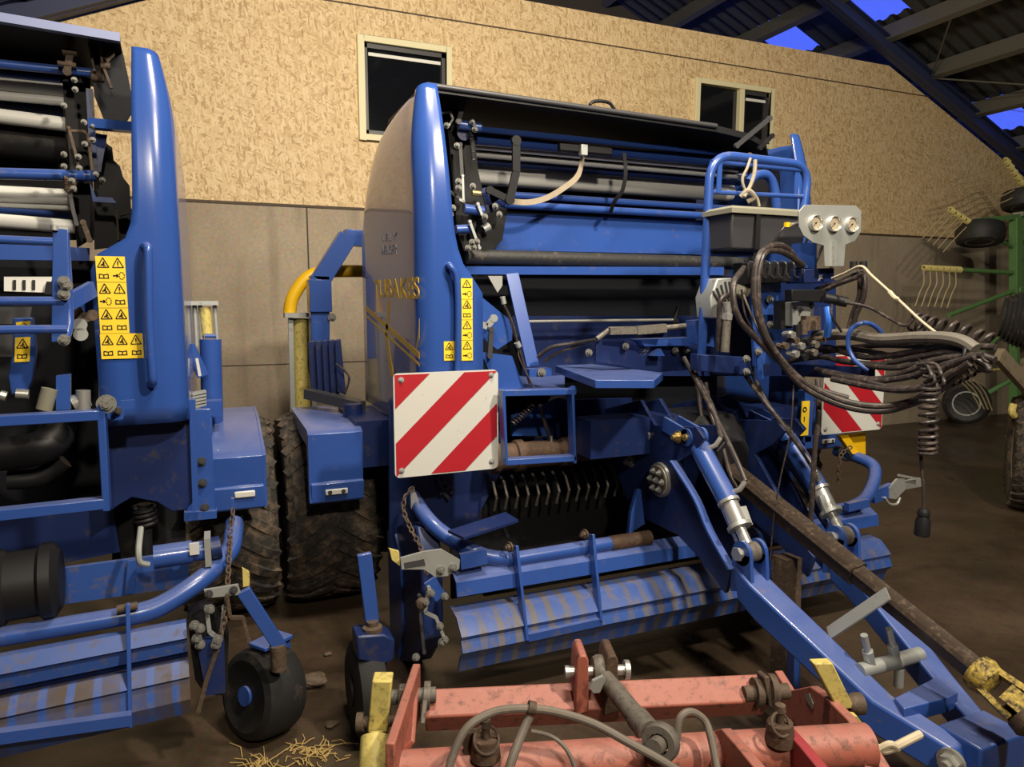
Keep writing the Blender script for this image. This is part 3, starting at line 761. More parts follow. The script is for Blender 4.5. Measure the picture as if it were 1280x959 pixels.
def mat_worn(thr=.25, amt=.85, col=(96, 90, 84)):
    "blue sheet whose paint is worn to dirt in vertical bands by the tines"
    m = M['blue_dusty'].copy(); m.name = 'worn_blue_guard'; nt = m.node_tree; L = nt.links.new; b = nt.nodes['Principled BSDF']
    src = b.inputs['Base Color'].links[0].from_socket
    g = N(nt, 'ShaderNodeNewGeometry'); sp = N(nt, 'ShaderNodeSeparateXYZ'); L(g.outputs['Position'], sp.inputs[0])
    nz = N(nt, 'ShaderNodeTexNoise', Scale=9.0, Detail=3.0); L(g.outputs['Position'], nz.inputs['Vector'])
    ma = N(nt, 'ShaderNodeMath', operation='MULTIPLY_ADD'); ma.inputs[1].default_value = .9; L(nz.outputs['Fac'], ma.inputs[0])
    mu = N(nt, 'ShaderNodeMath', operation='MULTIPLY'); mu.inputs[1].default_value = 2*PI/.072; L(sp.outputs[0], mu.inputs[0]); L(mu.outputs[0], ma.inputs[2])
    si = N(nt, 'ShaderNodeMath', operation='SINE'); L(ma.outputs[0], si.inputs[0])
    mr = N(nt, 'ShaderNodeMapRange'); mr.inputs['From Min'].default_value = thr; mr.inputs['From Max'].default_value = thr+.35; L(si.outputs[0], mr.inputs['Value'])
    n2 = N(nt, 'ShaderNodeTexNoise', Scale=2.2, Detail=4.0); L(g.outputs['Position'], n2.inputs['Vector'])
    m2 = N(nt, 'ShaderNodeMapRange'); m2.inputs['From Min'].default_value = .3; m2.inputs['From Max'].default_value = .5; m2.inputs['To Max'].default_value = amt; L(n2.outputs['Fac'], m2.inputs['Value'])
    mm = N(nt, 'ShaderNodeMath', operation='MULTIPLY'); L(mr.outputs[0], mm.inputs[0]); L(m2.outputs[0], mm.inputs[1])
    mx = N(nt, 'ShaderNodeMix', data_type='RGBA'); mx.inputs['B'].default_value = srgb(*col); L(mm.outputs[0], mx.inputs['Factor']); L(src, mx.inputs['A']); L(mx.outputs['Result'], b.inputs['Base Color'])
    return m
M['worn'] = mat_worn(); M['worn2'] = mat_worn(-.75, .97, (76, 64, 52))
# upper strip, then the folded crop guard: positions taken at their left ends, level across the machine
def zat(px, py, Y): return P(px, py, Y=Y).z
X0g, X1g = .80, 3.02
y0, y1 = 2.50, 2.44
def folded(name, prof, m, xl=X0g, xr=X1g):
    "prof: (photo row at column 600, Y) from top to bottom"
    pts = [(Y, zat(600, py, Y)) for py, Y in prof]
    back = [(y+.010, z-.004) for y, z in pts][::-1]
    R = []
    for x in (xl, xr): R.append([V((x, y, z)) for y, z in pts+back])
    return part(name, MB().loft(R), m)
folded('crop_guard', [(709, 2.50), (724, 2.45), (742, 2.44)], 'blue', xl=.80)
folded('crop_guard_plate', [(752, 2.50), (767, 2.42), (793, 2.36), (797, 2.37), (813, 2.35), (818, 2.38), (834, 2.40)], 'worn', xl=.79)
# ---- pick-up left end: drive cover, galvanised latch plate, chains
part('drive_cover', MB().prism([P(x, y, X=.70) for x, y in ((487, 662), (500, 655), (520, 658), (526, 700), (528, 800), (515, 828), (496, 828), (489, 760))], (.09, 0, 0)), 'blue_shade', bevel=.01)
part('drive_cover_flange', MB().prism([P(x, y, X=.69) for x, y in ((484, 664), (491, 656), (500, 700), (503, 790), (497, 826), (488, 800))], (.012, 0, 0)), 'blue')
part('latch_plate', plate([(501, 698), (530, 690), (552, 687), (575, 700), (574, 711), (560, 720), (545, 722), (530, 712), (502, 712)], Y=2.42, th=.012), 'zinc')
part('latch_slot', plate([(505, 704), (530, 699), (532, 707), (506, 711)], Y=2.418, th=.012), 'boxgrey')
part('latch_pad', plate([(487, 687), (499, 690), (500, 708), (490, 700)], Y=2.45, th=.02), 'yellow')
bolts([(551, 713), (566, 710)], 2.415, .011)
part('pickup_end_bracket', MB().bar(P(575, 702, Y=2.46), P(608, 695, Y=2.46), .02, .06), 'blue')
part('link_arm', MB().bar(P(537, 725, Y=2.42), P(551, 747, Y=2.42), .012, .045, up=(1, 0, 0)), 'blue')
lever('linkage_rod', [(536, 735), (531, 765), (545, 772), (556, 800)], 2.38, .012, 'zinc')
lever('linkage_rod', [(524, 745), (526, 775), (530, 815)], 2.44, .012, 'boxgrey')
bolts([(539, 742), (532, 753), (556, 746), (550, 783), (556, 800), (552, 803), (520, 822)], 2.37, .010)
part('knob', MB().lathe([(0, 0), (.018, .004), (.022, .02), (.014, .034), (0, .036)], P(528, 752, Y=2.40), (-.5, -1, 0)), 'dirty')
def chain(name, pts, r=.012, w=.0032, m='dirty'):
    q = spl(pts, 10); L = [0]
    for a, b in zip(q, q[1:]): L.append(L[-1]+(b-a).length)
    step = r*1.9; n = int(L[-1]/step); mb = MB()
    def at(s):
        for i in range(len(q)-1):
            if L[i+1] >= s: t = (s-L[i])/max(1e-6, L[i+1]-L[i]); return q[i].lerp(q[i+1], t), (q[i+1]-q[i]).normalized()
        return q[-1], (q[-1]-q[-2]).normalized()
    for i in range(n+1):
        c, d = at(i*step); u = d.orthogonal().normalized(); v_ = d.cross(u)
        if i % 2: u, v_ = v_, u
        mb.tube([c+d*(r*1.25*math.cos(a*PI/5))+u*(r*.7*math.sin(a*PI/5)) for a in range(10)], w, 6, closed=True)
    return part(name, mb, m)
chain('safety_chain', [P(514, 612, Y=2.72), P(506, 622, Y=2.70), P(505, 640, Y=2.68), P(514, 662, Y=2.64), P(528, 690, Y=2.55), P(533, 720, Y=2.46)])
part('arm_end_plate', plate([(513, 611), (518, 612), (527, 634), (521, 642), (514, 636)], Y=2.76, th=.02), 'zinc')
lever('hydraulic_fitting', [(548, 600), (552, 612), (560, 622)], 2.94, .012, 'boxgrey')
for px, py in ((552, 598), (557, 605), (549, 611), (562, 610)): part('fitting', MB().cyl(P(px, py, Y=2.95), P(px+3, py+6, Y=2.92), .009), 'boxgrey')
part('flat_guide', MB().prism([P(x, y, Z=.73) for x, y in ((560, 663), (632, 640), (648, 650), (580, 672))], (0, 0, -.01)), 'blue_shade')
lever('stay', [(628, 655), (634, 670)], 2.62, .012, 'black')
# ---- gauge wheel left of the pick-up (black tyre under a fork)
part('gauge_arm', MB().bar(P(455, 692, Y=2.42), P(466, 786, Y=2.42), .05, .022, up=(0, -1, 0)), 'blue', bevel=.003)
part('gauge_axle_block', MB().lathe([(0, 0), (.035, 0), (.035, .05), (.02, .055), (.02, .07), (0, .07)], P(466, 800, Y=2.40), (0, 0, 1)), 'dirty')
part('gauge_fork', MB().prism([P(x, y, Y=2.36) for x, y in ((446, 796), (480, 793), (494, 800), (493, 826), (478, 832), (447, 826))], (0, .10, 0)), 'blue_shade', bevel=.008)
gw = part('gauge_wheel', MB().lathe([(.05, -.055), (.13, -.06), (.17, -.045), (.182, 0), (.17, .045), (.13, .06), (.05, .055)], V((.455, 2.46, .185)), (1, 0, 0), 32), 'blackrubber')
part('wheel_hub', MB().lathe([(0, -.065), (.055, -.065), (.055, .065), (0, .065)], V((.455, 2.46, .185)), (1, 0, 0), 20), 'black', gw)
# ---- running wheels and fenders
def tyre(c, R, w, name='wheel', parent=None, lugs=26, hub='blue', ax=(1, 0, 0), rim=.55):
    c = V(c); d = V(ax).normalized(); h = w/2
    prof = [(R*rim, -h*.82), (R*rim*1.08, -h*.95), (R*.80, -h), (R*.90, -h*.97), (R*.96, -h*.84), (R*.98, -h*.45), (R*.985, 0), (R*.98, h*.45), (R*.96, h*.84), (R*.90, h*.97), (R*.80, h), (R*rim*1.08, h*.95), (R*rim, h*.82)]
    wt = part(name, MB().lathe(prof, c, ax, 48), 'rubber', parent)
    u = d.orthogonal().normalized(); v_ = d.cross(u); mb = MB()
    for i in range(lugs):
        for s in (-1, 1):
            a0 = 2*PI*(i+(0 if s < 0 else .5))/lugs
            pts = []
            for k in range(6):
                t = k/5; a = a0+.30*t; rr = R*(.985 if t < .6 else .985-.07*((t-.6)/.4)**1.5)
                pts.append(c+d*(s*h*(.03+.93*t))+(u*math.cos(a)+v_*math.sin(a))*rr)
            for p, q in zip(pts, pts[1:]):
                mb.bar(p, q, .042, .022, up=((p-c)-d*(p-c).dot(d)))
    part('tread_lug', mb, 'rubber', wt, kind='stuff')
    part('rim', MB().lathe([(0, -h*.25), (R*rim*.5, -h*.25), (R*rim*.62, -h*.1), (R*rim*.9, -h*.1), (R*rim, -h*.85), (R*rim*1.03, -h*.85), (R*rim*1.03, h*.85), (R*rim, h*.85), (R*rim*.9, 0), (R*rim*.5, h*.1), (0, h*.1)], c, ax, 32), hub, wt)
    return wt
tyre((.505, 3.88, .50), .50, .46)
tyre((2*XC-.505, 3.88, .50), .50, .46)
def fender(sgn):
    mx = lambda x: x if sgn < 0 else 2*XC-x
    zt, zf = 1.025, .69
    prof = [(3.93, zt), (3.22, zt-.005), (3.19, zt-.02), (3.205, zf+.09), (3.19, zf+.085), (3.20, zf)]
    bk = [(y+.012, z-.010) for y, z in prof][::-1]
    f = part('fender', MB().loft([[V((mx(x), y, z)) for y, z in prof+bk] for x in (.365, .60)]), 'blue', bevel=.003)
    lip = [(3.93, zt), (3.22, zt-.005), (3.19, zt-.02), (3.205, zf+.09), (3.20, zf), (3.25, zf), (3.26, zt-.08), (3.93, zt-.07)]
    part('fender_lip', MB().prism([V((mx(.357), y, z)) for y, z in lip], (.012*(1 if sgn < 0 else -1), 0, 0)), 'blue', f)
    part('side_reflector', MB().box((mx(.475), 3.19, .735), (.10, .012, .026)), 'white', f, bevel=.004)
    for dx in (-.03, .03): part('reflector_bolt', MB().bolt((mx(.475+dx), 3.184, .735), (0, -1, 0), .007, .004), 'boxgrey', f)
    return f
fender(-1); fender(1)
part('fender_mount', MB().box((.68, 3.5, .93), (.20, .5, .22)), 'blue_shade')
# ---- film rack and wrapping arm behind the left side
for i in range(5):
    px = 386+i*8.2
    part('film_rack_plate', MB().prism([P(x, y, Y=3.95-i*.05) for x, y in ((px, 428-i*.6), (px+7, 426-i*.6), (px+14, 494), (px+3, 490))], (0, .03, 0)), 'blue_shade', bevel=.003)
part('film_rack_base', MB().bar(P(385, 492, Y=3.85), P(452, 508, Y=3.55), .06, .05), 'boxgrey')
part('film_roll_holder', MB().cyl(P(441, 505, Y=3.5), P(444, 560, Y=3.5), .045), 'blue_shade')
part('hose', MB().tube(spl([P(420, 455, Y=3.7), P(436, 470, Y=3.65), P(432, 490, Y=3.65)], 5), .006), 'hose')
YW = 4.6
def bx(name, a, b, w, m, Y): return part(name, MB().bar(P(*a, Y=Y), P(*b, Y=Y), w, w, up=(0, 1, 0)), m, bevel=.004)
bx('wrapper_post', (399, 450), (399, 345), .115, 'blue', YW)
bx('wrapper_post', (399, 352), (434, 296), .115, 'blue', YW)
bx('wrapper_post', (430, 297), (470, 300), .10, 'blue', YW)
part('post_sleeve', MB().box(P(399, 370, Y=YW-.01), (.135, .14, .20)), 'blue', bevel=.003)
bolts([(415, 397)], YW-.07, .018)
part('wrapping_arm', MB().tube(spl([P(362, 392, Y=4.9), P(366, 372, Y=4.9), P(382, 349, Y=4.9), P(405, 340, Y=4.9), P(460, 339, Y=4.9)], 8), .042, 14), 'vyellow')
part('film_stretcher', MB().cyl(P(376, 398, Y=4.85), P(378, 512, Y=4.85), .052), 'yellow')
for px, x2 in ((361, 364), (388, 391)): part('stretcher_post', MB().bar(P(px+2, 392, Y=4.82), P(x2+2, 515, Y=4.82), .03, .03), 'zinc')
part('stretcher_cap', MB().box(P(375, 394, Y=4.82), (.20, .12, .03)), 'zinc')
part('valve_block', MB().box(P(394, 413, Y=4.6), (.05, .05, .09)), 'yellow')
# ------------------------------------------------------------------ front of the baler: platform, guard rail, gauges, hydraulics
YR = 2.40
part('guard_rail', MB().tube(round_poly([P(877, 447, Y=YR), P(888, 192, Y=YR), P(1012, 207, Y=YR), P(1003, 270, Y=YR)], .12, 8), .0185, 14), 'blue')
part('guard_rail_bar', MB().cyl(P(889, 202, Y=YR), P(1003, 213, Y=YR), .0095), 'blue')
part('guard_rail_bar', MB().cyl(P(887, 240, Y=YR), P(1004, 246, Y=YR), .0095), 'blue')
part('guard_rail_bar', MB().cyl(P(882, 317, Y=YR), P(940, 318, Y=YR), .0095), 'blue')
part('guard_rail_strip', MB().bar(P(900, 201, Y=YR-.01), P(898, 241, Y=YR-.01), .022, .006, up=(0, -1, 0)), 'blue')
part('guard_rail_strip', MB().bar(P(996, 211, Y=YR), P(995, 246, Y=YR), .022, .006, up=(0, -1, 0)), 'blue')
part('hose_hoop', MB().tube(spl([P(936, 228, Y=2.7), P(946, 219, Y=2.7), P(960, 220, Y=2.7), P(968, 236, Y=2.7), P(971, 262, Y=2.7)], 6), .022, 12), 'blue')
lever('net_lever', [(921, 182), (962, 148)], 2.85, .022, 'boxgrey')
lever('net_lever', [(950, 185), (965, 170)], 2.85, .020, 'black')
part('side_frame', plate([(940, 210), (985, 205), (990, 262), (940, 330)], Y=3.0, th=.03), 'black')
part('tensioner', MB().cyl(P(922, 203, Y=2.6), P(948, 203, Y=2.6), .018).cyl(P(930, 200, Y=2.6), P(938, 196, Y=2.6), .02), 'dirty')
# tool box with pale lid
x0, x1, yf, yb = 1.87, 2.26, 2.245, 2.40
ztl = P(913, 265, X=x0).z; zbt = P(913, 311, X=x0).z
TB = part('tool_box', MB().loft([[V((x0+a, yf+b, z)), V((x1-a, yf+b, z)), V((x1-a, yb, z)), V((x0+a, yb, z))] for z, a, b in ((zbt, .012, .012), (ztl, 0, 0))]), 'boxgrey', bevel=.008)
part('tool_box_lid', MB().loft([[V((x0-.012+a, yf-.014+a, z)), V((x1+.012-a, yf-.014+a, z)), V((x1+.012-a, yb+.01-a, z)), V((x0-.012+a, yb+.01-a, z))] for z, a in ((ztl-.004, 0), (ztl+.014, 0), (ztl+.024, .012), (ztl+.03, .05))]), 'lid', TB, label='pale dusty lid')
part('lid_strap', MB().box(((x0*.68+x1*.32), yf-.006, (ztl+zbt)/2), (.022, .008, ztl-zbt)), 'plastic', TB)
# gauge plate
YG = 2.12
g = [P(x, y, Y=YG) for x, y in ((1006, 256), (1070, 257), (1077, 264), (1076, 290), (1069, 301), (1057, 306), (1055, 333), (1031, 333), (1030, 307), (1016, 303), (1004, 294), (999, 283), (999, 264))]
GP = part('gauge_plate', MB().prism(g, (0, .006, 0)), 'zinc', bevel=.001)
def gauge(px, py):
    c = P(px, py, Y=YG); r = 11.2*2.45/880
    o = part('pressure_gauge', MB().lathe([(0, .03), (r*.9, .03), (r, .02), (r, -.010), (r*.92, -.016), (r*.84, -.012), (r*.82, -.006), (0, -.006)], c, (0, 1, 0), 32), 'chrome', GP)
    d = part('dial', MB().cyl(c+V((0, -.0062, 0)), c+V((0, -.0075, 0)), r*.82, n=28), 'dial', o, label='cream dial with thin pointer')
    mb = MB()
    for k in range(11):
        a = math.radians(225-27*k); q = V((math.cos(a), 0, math.sin(a)))
        mb.bar(c+q*r*.60+V((0, -.008, 0)), c+q*r*.76+V((0, -.008, 0)), .0012, .001, up=(0, 1, 0))
    a = math.radians(225); q = V((math.cos(a), 0, math.sin(a)))
    mb.build('scale', M['ink'], d)
    mb = MB(); mb.bar(c-q*r*.2+V((0, -.0088, 0)), c+q*r*.62+V((0, -.0088, 0)), .002, .001, up=(0, 1, 0)); mb.cyl(c+V((0, -.007, 0)), c+V((0, -.010, 0)), r*.1)
    mb.build('pointer', M['ink'], d)
M['dial'] = mat('gauge_dial', srgb(176, 164, 142), .35, var=.04)
for px, py in ((1018, 279), (1041, 280), (1063, 281)): gauge(px, py)
part('gauge_stem_rib', MB().bar(P(1043, 301, Y=YG-.006), P(1043, 333, Y=YG-.006), .014, .012, up=(0, -1, 0)), 'zinc', GP)
for px in (1018, 1041, 1063): part('gauge_pipe', MB().tube(spl([P(px, 281, Y=YG+.03), P(px-2, 285, Y=YG+.08), P(px-14, 310, Y=YG+.12), P(px-26, 340, Y=YG+.14)], 5), .006), 'hose')
part('yellow_tag', MB().box(P(984, 281, Y=2.16), (.022, .012, .018)), 'vyellow')
part('sensor_lead', MB().tube(spl([P(998, 279, Y=2.16), P(984, 282, Y=2.16), P(974, 292, Y=2.17), P(968, 312, Y=2.2)], 6), .003, 6), 'hose')
part('plug', MB().cyl(P(988, 281, Y=2.15), P(999, 279, Y=2.15), .007), 'steel')
# valve block behind the gauges
part('valve_cover', plate([(1001, 304), (1021, 304), (1021, 336), (1001, 334)], Y=2.2, th=.05), 'blue')
VB = part('valve_box', plate([(1005, 336), (1043, 335), (1043, 354), (1005, 354)], Y=2.17, th=.10), 'blue_shade', bevel=.004)
a = P(1023, 349, Y=2.169); text_mb('JK', .026, a-V((0, .001, 0)), (1, 0, 0), (0, 0, 1), .0005).build('lettering', M['white'], VB)
part('manifold', plate([(935, 328), (1003, 328), (1003, 352), (935, 356)], Y=2.24, th=.09), 'black', bevel=.004)
for i in range(7):
    x = 940+i*10
    part('valve_lever', MB().tube(round_poly([P(x-3, 327-i*.2, Y=2.21), P(x+3, 329, Y=2.18), P(x+3, 345, Y=2.18), P(x+9, 348, Y=2.2)], .01, 3), .0042, 6), 'boxgrey')
part('mounting_plate', plate([(938, 356), (976, 350), (976, 452), (944, 458)], Y=2.30, th=.015), 'blue')
bolts([(962, 374), (963, 406), (933, 449), (933, 465), (948, 440)], 2.28, .011)
part('rear_panel', plate([(880, 345), (1045, 350), (1045, 470), (880, 470)], Y=2.55, th=.02), 'blue_shade')
part('filter_guard', MB().prism([P(x, y, Y=2.33) for x, y in ((897, 348), (917, 347), (920, 372), (914, 398), (890, 398), (888, 372))], (0, .10, 0)), 'zinc', bevel=.005)
for i in range(6):
    x = 889+i*5.2
    part('louvre', MB().bar(P(x+2, 352+max(0, 3-i)*4, Y=2.325), P(x+10-i*.6, 376+i*3.0, Y=2.325), .006, .006), 'boxgrey')
part('filter_head', MB().lathe([(0, 0), (.03, 0), (.034, .01), (.03, .02), (.034, .03), (.03, .04), (0, .045)], P(931, 364, Y=2.3), (-1, -.2, .2)), 'lid')
part('suction_pipe', MB().tube(spl([P(925, 371, Y=2.28), P(912, 369, Y=2.28), P(901, 376, Y=2.28), P(899, 400, Y=2.28), P(898, 438, Y=2.3)], 6), .011), 'hose')
part('pipe', MB().cyl(P(909, 398, Y=2.26), P(906, 440, Y=2.26), .017), 'grime')
part('pipe_nut', MB().cyl(P(910, 392, Y=2.26), P(909, 400, Y=2.26), .021, n=6), 'steel')
part('pipe_elbow', MB().cyl(P(908, 378, Y=2.26), P(910, 394, Y=2.26), .015), 'steel')
part('pump_box', plate([(868, 401), (890, 399), (893, 434), (870, 430)], Y=2.45, th=.06), 'blue')
part('platform_beam', plate([(872, 443), (940, 447), (940, 469), (872, 464)], Y=2.33, th=.05), 'blue_shade', bevel=.003)
part('platform_post', MB().bar(P(947, 434, Y=2.3), P(949, 474, Y=2.3), .02, .03), 'blue')
part('hose_carrier', MB().bar(P(980, 462, X=2.30), P(1087, 467, X=2.30), .03, .05), 'blue_shade', bevel=.003)
part('carrier_end', MB().bar(P(1085, 456, X=2.30), P(1085, 474, X=2.30), .035, .035, up=(0, 1, 0)), 'blue_shade')
part('solenoid_block', plate([(991, 378), (1018, 376), (1018, 408), (991, 408)], Y=2.16, th=.05), 'zinc', bevel=.003)
bolts([(994, 384), (1001, 387), (1014, 382)], 2.155, .006, 'boxgrey')
part('solenoid', MB().cyl(P(997, 406, Y=2.15), P(997, 420, Y=2.15), .016), 'black')
part('solenoid', MB().cyl(P(1005, 400, Y=2.14), P(1005, 418, Y=2.14), .014), 'dirty')
part('solenoid', plate([(1008, 395), (1026, 395), (1026, 412), (1008, 414)], Y=2.13, th=.03), 'dirty')
part('connector', plate([(990, 362), (1030, 362), (1040, 370), (1030, 378), (990, 376)], Y=2.12, th=.04), 'plastic', bevel=.003)
part('connector', MB().cyl(P(1030, 372, Y=2.1), P(1058, 378, Y=2.06), .020), 'plastic')
part('block', plate([(976, 376), (990, 376), (990, 410), (976, 412)], Y=2.2, th=.04), 'black')
for i, (px, py) in enumerate(((985, 425), (992, 432), (1000, 425), (1010, 430), (1018, 424), (985, 442), (996, 446), (1008, 440), (972, 432), (980, 418))):
    part('hydraulic_fitting', MB().cyl(P(px, py, Y=2.15), P(px+9, py+(i % 3)*2-1, Y=2.11), .012, n=8).cyl(P(px+7, py, Y=2.12), P(px+12, py+1, Y=2.1), .015, n=6), ('dirty', 'steel', 'black', 'grime')[i % 4])
# hoses: bundle running forward to the tractor end
def hz(name, pts, r=.011, m='hose', X=2.30, n=8, par=None): return part(name, MB().tube(spl([P(p[0], p[1], X=(p[2] if len(p) > 2 else X)) for p in pts], n), r, 10), m, par)
hz('hose_sleeve', [(1018, 420), (1060, 418), (1100, 424), (1150, 422), (1185, 423), (1205, 428), (1219, 437)], .022, 'sleeve', X=2.28)
hz('hose', [(1030, 440), (1090, 432), (1140, 432), (1190, 432), (1244, 434)], .0115, X=2.32)
hz('hose', [(990, 444), (1030, 434), (1060, 442), (1090, 447), (1140, 440), (1185, 432), (1212, 437), (1232, 446), (1244, 450)], .0115, X=2.30)
hz('hose', [(985, 452), (1025, 446), (1055, 452), (1100, 455), (1150, 446), (1195, 440), (1225, 452), (1236, 462), (1224, 460)], .0115, X=2.29)
hz('hose', [(1000, 440), (1060, 436), (1110, 444), (1160, 452), (1200, 448), (1222, 446)], .0115, X=2.31)
hz('hose', [(1075, 456), (1120, 460), (1160, 452), (1190, 446), (1215, 447)], .011, X=2.27)
hz('hose', [(1020, 462), (1060, 470), (1095, 474), (1130, 466), (1165, 452), (1205, 446), (1228, 444)], .0115, X=2.26)
hz('hose', [(1030, 466), (1080, 476), (1120, 474), (1155, 466), (1185, 455), (1210, 449)], .0115, X=2.25)
hz('hose', [(1086, 478), (1110, 484), (1140, 486), (1165, 478), (1178, 462), (1198, 452), (1218, 446)], .0115, X=2.24)
hz('hose', [(1040, 474), (1090, 484), (1130, 488), (1165, 482), (1192, 466), (1212, 454)], .0115, X=2.23)
def hy(name, pts, r=.0125, m='hose', n=8): return part(name, MB().tube(spl([P(p[0], p[1], Y=p[2]) for p in pts], n), r, 10), m)
for dx, dy in ((0, 0), (4, 6)):
    hy('hose', [(1000+dx, 332, 2.16), (985, 312+dy, 2.12), (968, 307+dy, 2.09), (950+dx, 318, 2.06), (943+dx, 348, 2.05), (946+dx, 390+dy, 2.04), (962+dx, 430+dy, 2.03), (1000, 474+dy, 2.0), (1050, 500+dy, 1.92), (1100, 508+dy, 1.83), (1140, 501+dy*.6, 1.74), (1170, 485+dy, 1.66), (1196, 463+dy, 1.58), (1216, 448, 1.52)])
hy('hose', [(930, 335, 2.12), (918, 352, 2.08), (917, 376, 2.06), (926, 402, 2.05), (948, 426, 2.05), (975, 452, 2.04), (1012, 482, 2.0), (1060, 498, 1.92)], .0115)
hy('cable', [(929, 368, 2.1), (940, 395, 2.08), (955, 425, 2.07), (966, 440, 2.06)], .004, 'strap')
hy('cable', [(927, 362, 2.1), (932, 395, 2.09), (950, 426, 2.08), (962, 442, 2.07)], .004, 'hose')
for k in range(2):
    hz('hose', [(1020, 362, 2.3), (1050, 352, 2.3), (1070, 342+k*3, 2.3), (1080-k*6, 345, 2.3), (1080-k*6, 370, 2.3), (1070-k*5, 395, 2.3), (1064-k*5, 420, 2.3)], .0095)
hz('hose', [(1022, 367, 2.26), (1046, 356, 2.26), (1068, 348, 2.27), (1078, 341, 2.28)], .009)
hz('blue_hose_loop', [(1086, 463, 2.27), (1068, 450, 2.25), (1060, 430, 2.24), (1064, 412, 2.24), (1078, 404, 2.27), (1092, 407, 2.32), (1102, 416, 2.36)], .009, 'blue')
hz('blue_hose_loop', [(1034, 384, 2.2), (1036, 400, 2.2), (1034, 420, 2.22)], .014, 'vblue')
hz('cable', [(1056, 378, 2.2), (1085, 384, 2.24), (1110, 397, 2.27), (1130, 407, 2.28), (1140, 401, 2.29), (1142, 390, 2.3)], .006)
hz('cable', [(1040, 380, 2.2), (1040, 395, 2.2), (1052, 415, 2.24)], .005)
for px, py in ((1067, 330), (1079, 330)): part('hose_cap', MB().cyl(P(px, py-3, X=2.28), P(px, py+6, X=2.28), .014), 'plastic')
part('hose_tie', MB().ring(P(1146, 461, X=2.27), (1, -.6, -.1), .034, .005), 'plastic')
part('hose_tie', MB().ring(P(1200, 446, X=2.27), (1, -1, -.4), .04, .006), 'plastic')
for i, (px, py) in enumerate(((1160, 472), (1165, 478), (1172, 470), (1176, 480), (1168, 486))):
    hz('hose', [(px-14, py-16, 2.22), (px-2, py-16+i, 2.22), (px+4, py-2, 2.2), (px-4, py+6, 2.21)], .006)
# coiled cables: one lying on the bundle, one hanging with a plug
def coil(name, pts, R, turns, r, X, m='hose', tilt=0):
    q = spl([P(x, y, X=X) for x, y in pts], 16); L = len(q)-1; out = []
    steps = 16; NN = int(turns*steps)
    for i in range(NN+1):
        s = i/NN*L; k = min(int(s), L-1); c = q[k].lerp(q[k+1], s-k); d = (q[min(k+1, L)]-q[max(k-1, 0)]).normalized()
        u = V((1, .2, 0)); u = (u-d*u.dot(d)).normalized(); w = d.cross(u); a = 2*PI*i/steps
        out.append(c+(u*math.cos(a)+w*math.sin(a))*R+d*tilt*math.sin(a))
    return part(name, MB().tube(out, r, 7), m)
coil('coiled_cable', [(1142, 402), (1165, 408), (1200, 416), (1234, 428)], .032, 7.5, .0065, 2.36, tilt=.012)
coil('coiled_cable', [(1236, 448), (1218, 462), (1195, 474), (1176, 482)], .015, 8, .005, 2.30)
coil('coiled_cable', [(1163, 484), (1161, 510), (1160, 545), (1159, 568)], .026, 11, .0062, 2.18)
hz('plug_lead', [(1150, 540, 2.18), (1151, 570, 2.18), (1154, 610, 2.18), (1155, 645, 2.18)], .0055)
c0, c1 = P(1155, 636, X=2.18), P(1152, 671, X=2.18)
part('plug', MB().lathe([(0, 0), (.014, 0), (.018, .008), (.020, .014), (.020, .022), (.017, .024), (.024, .045), (.025, .09), (.022, .094), (0, .094)], c0, (c1-c0).normalized(), 20), 'plastic')
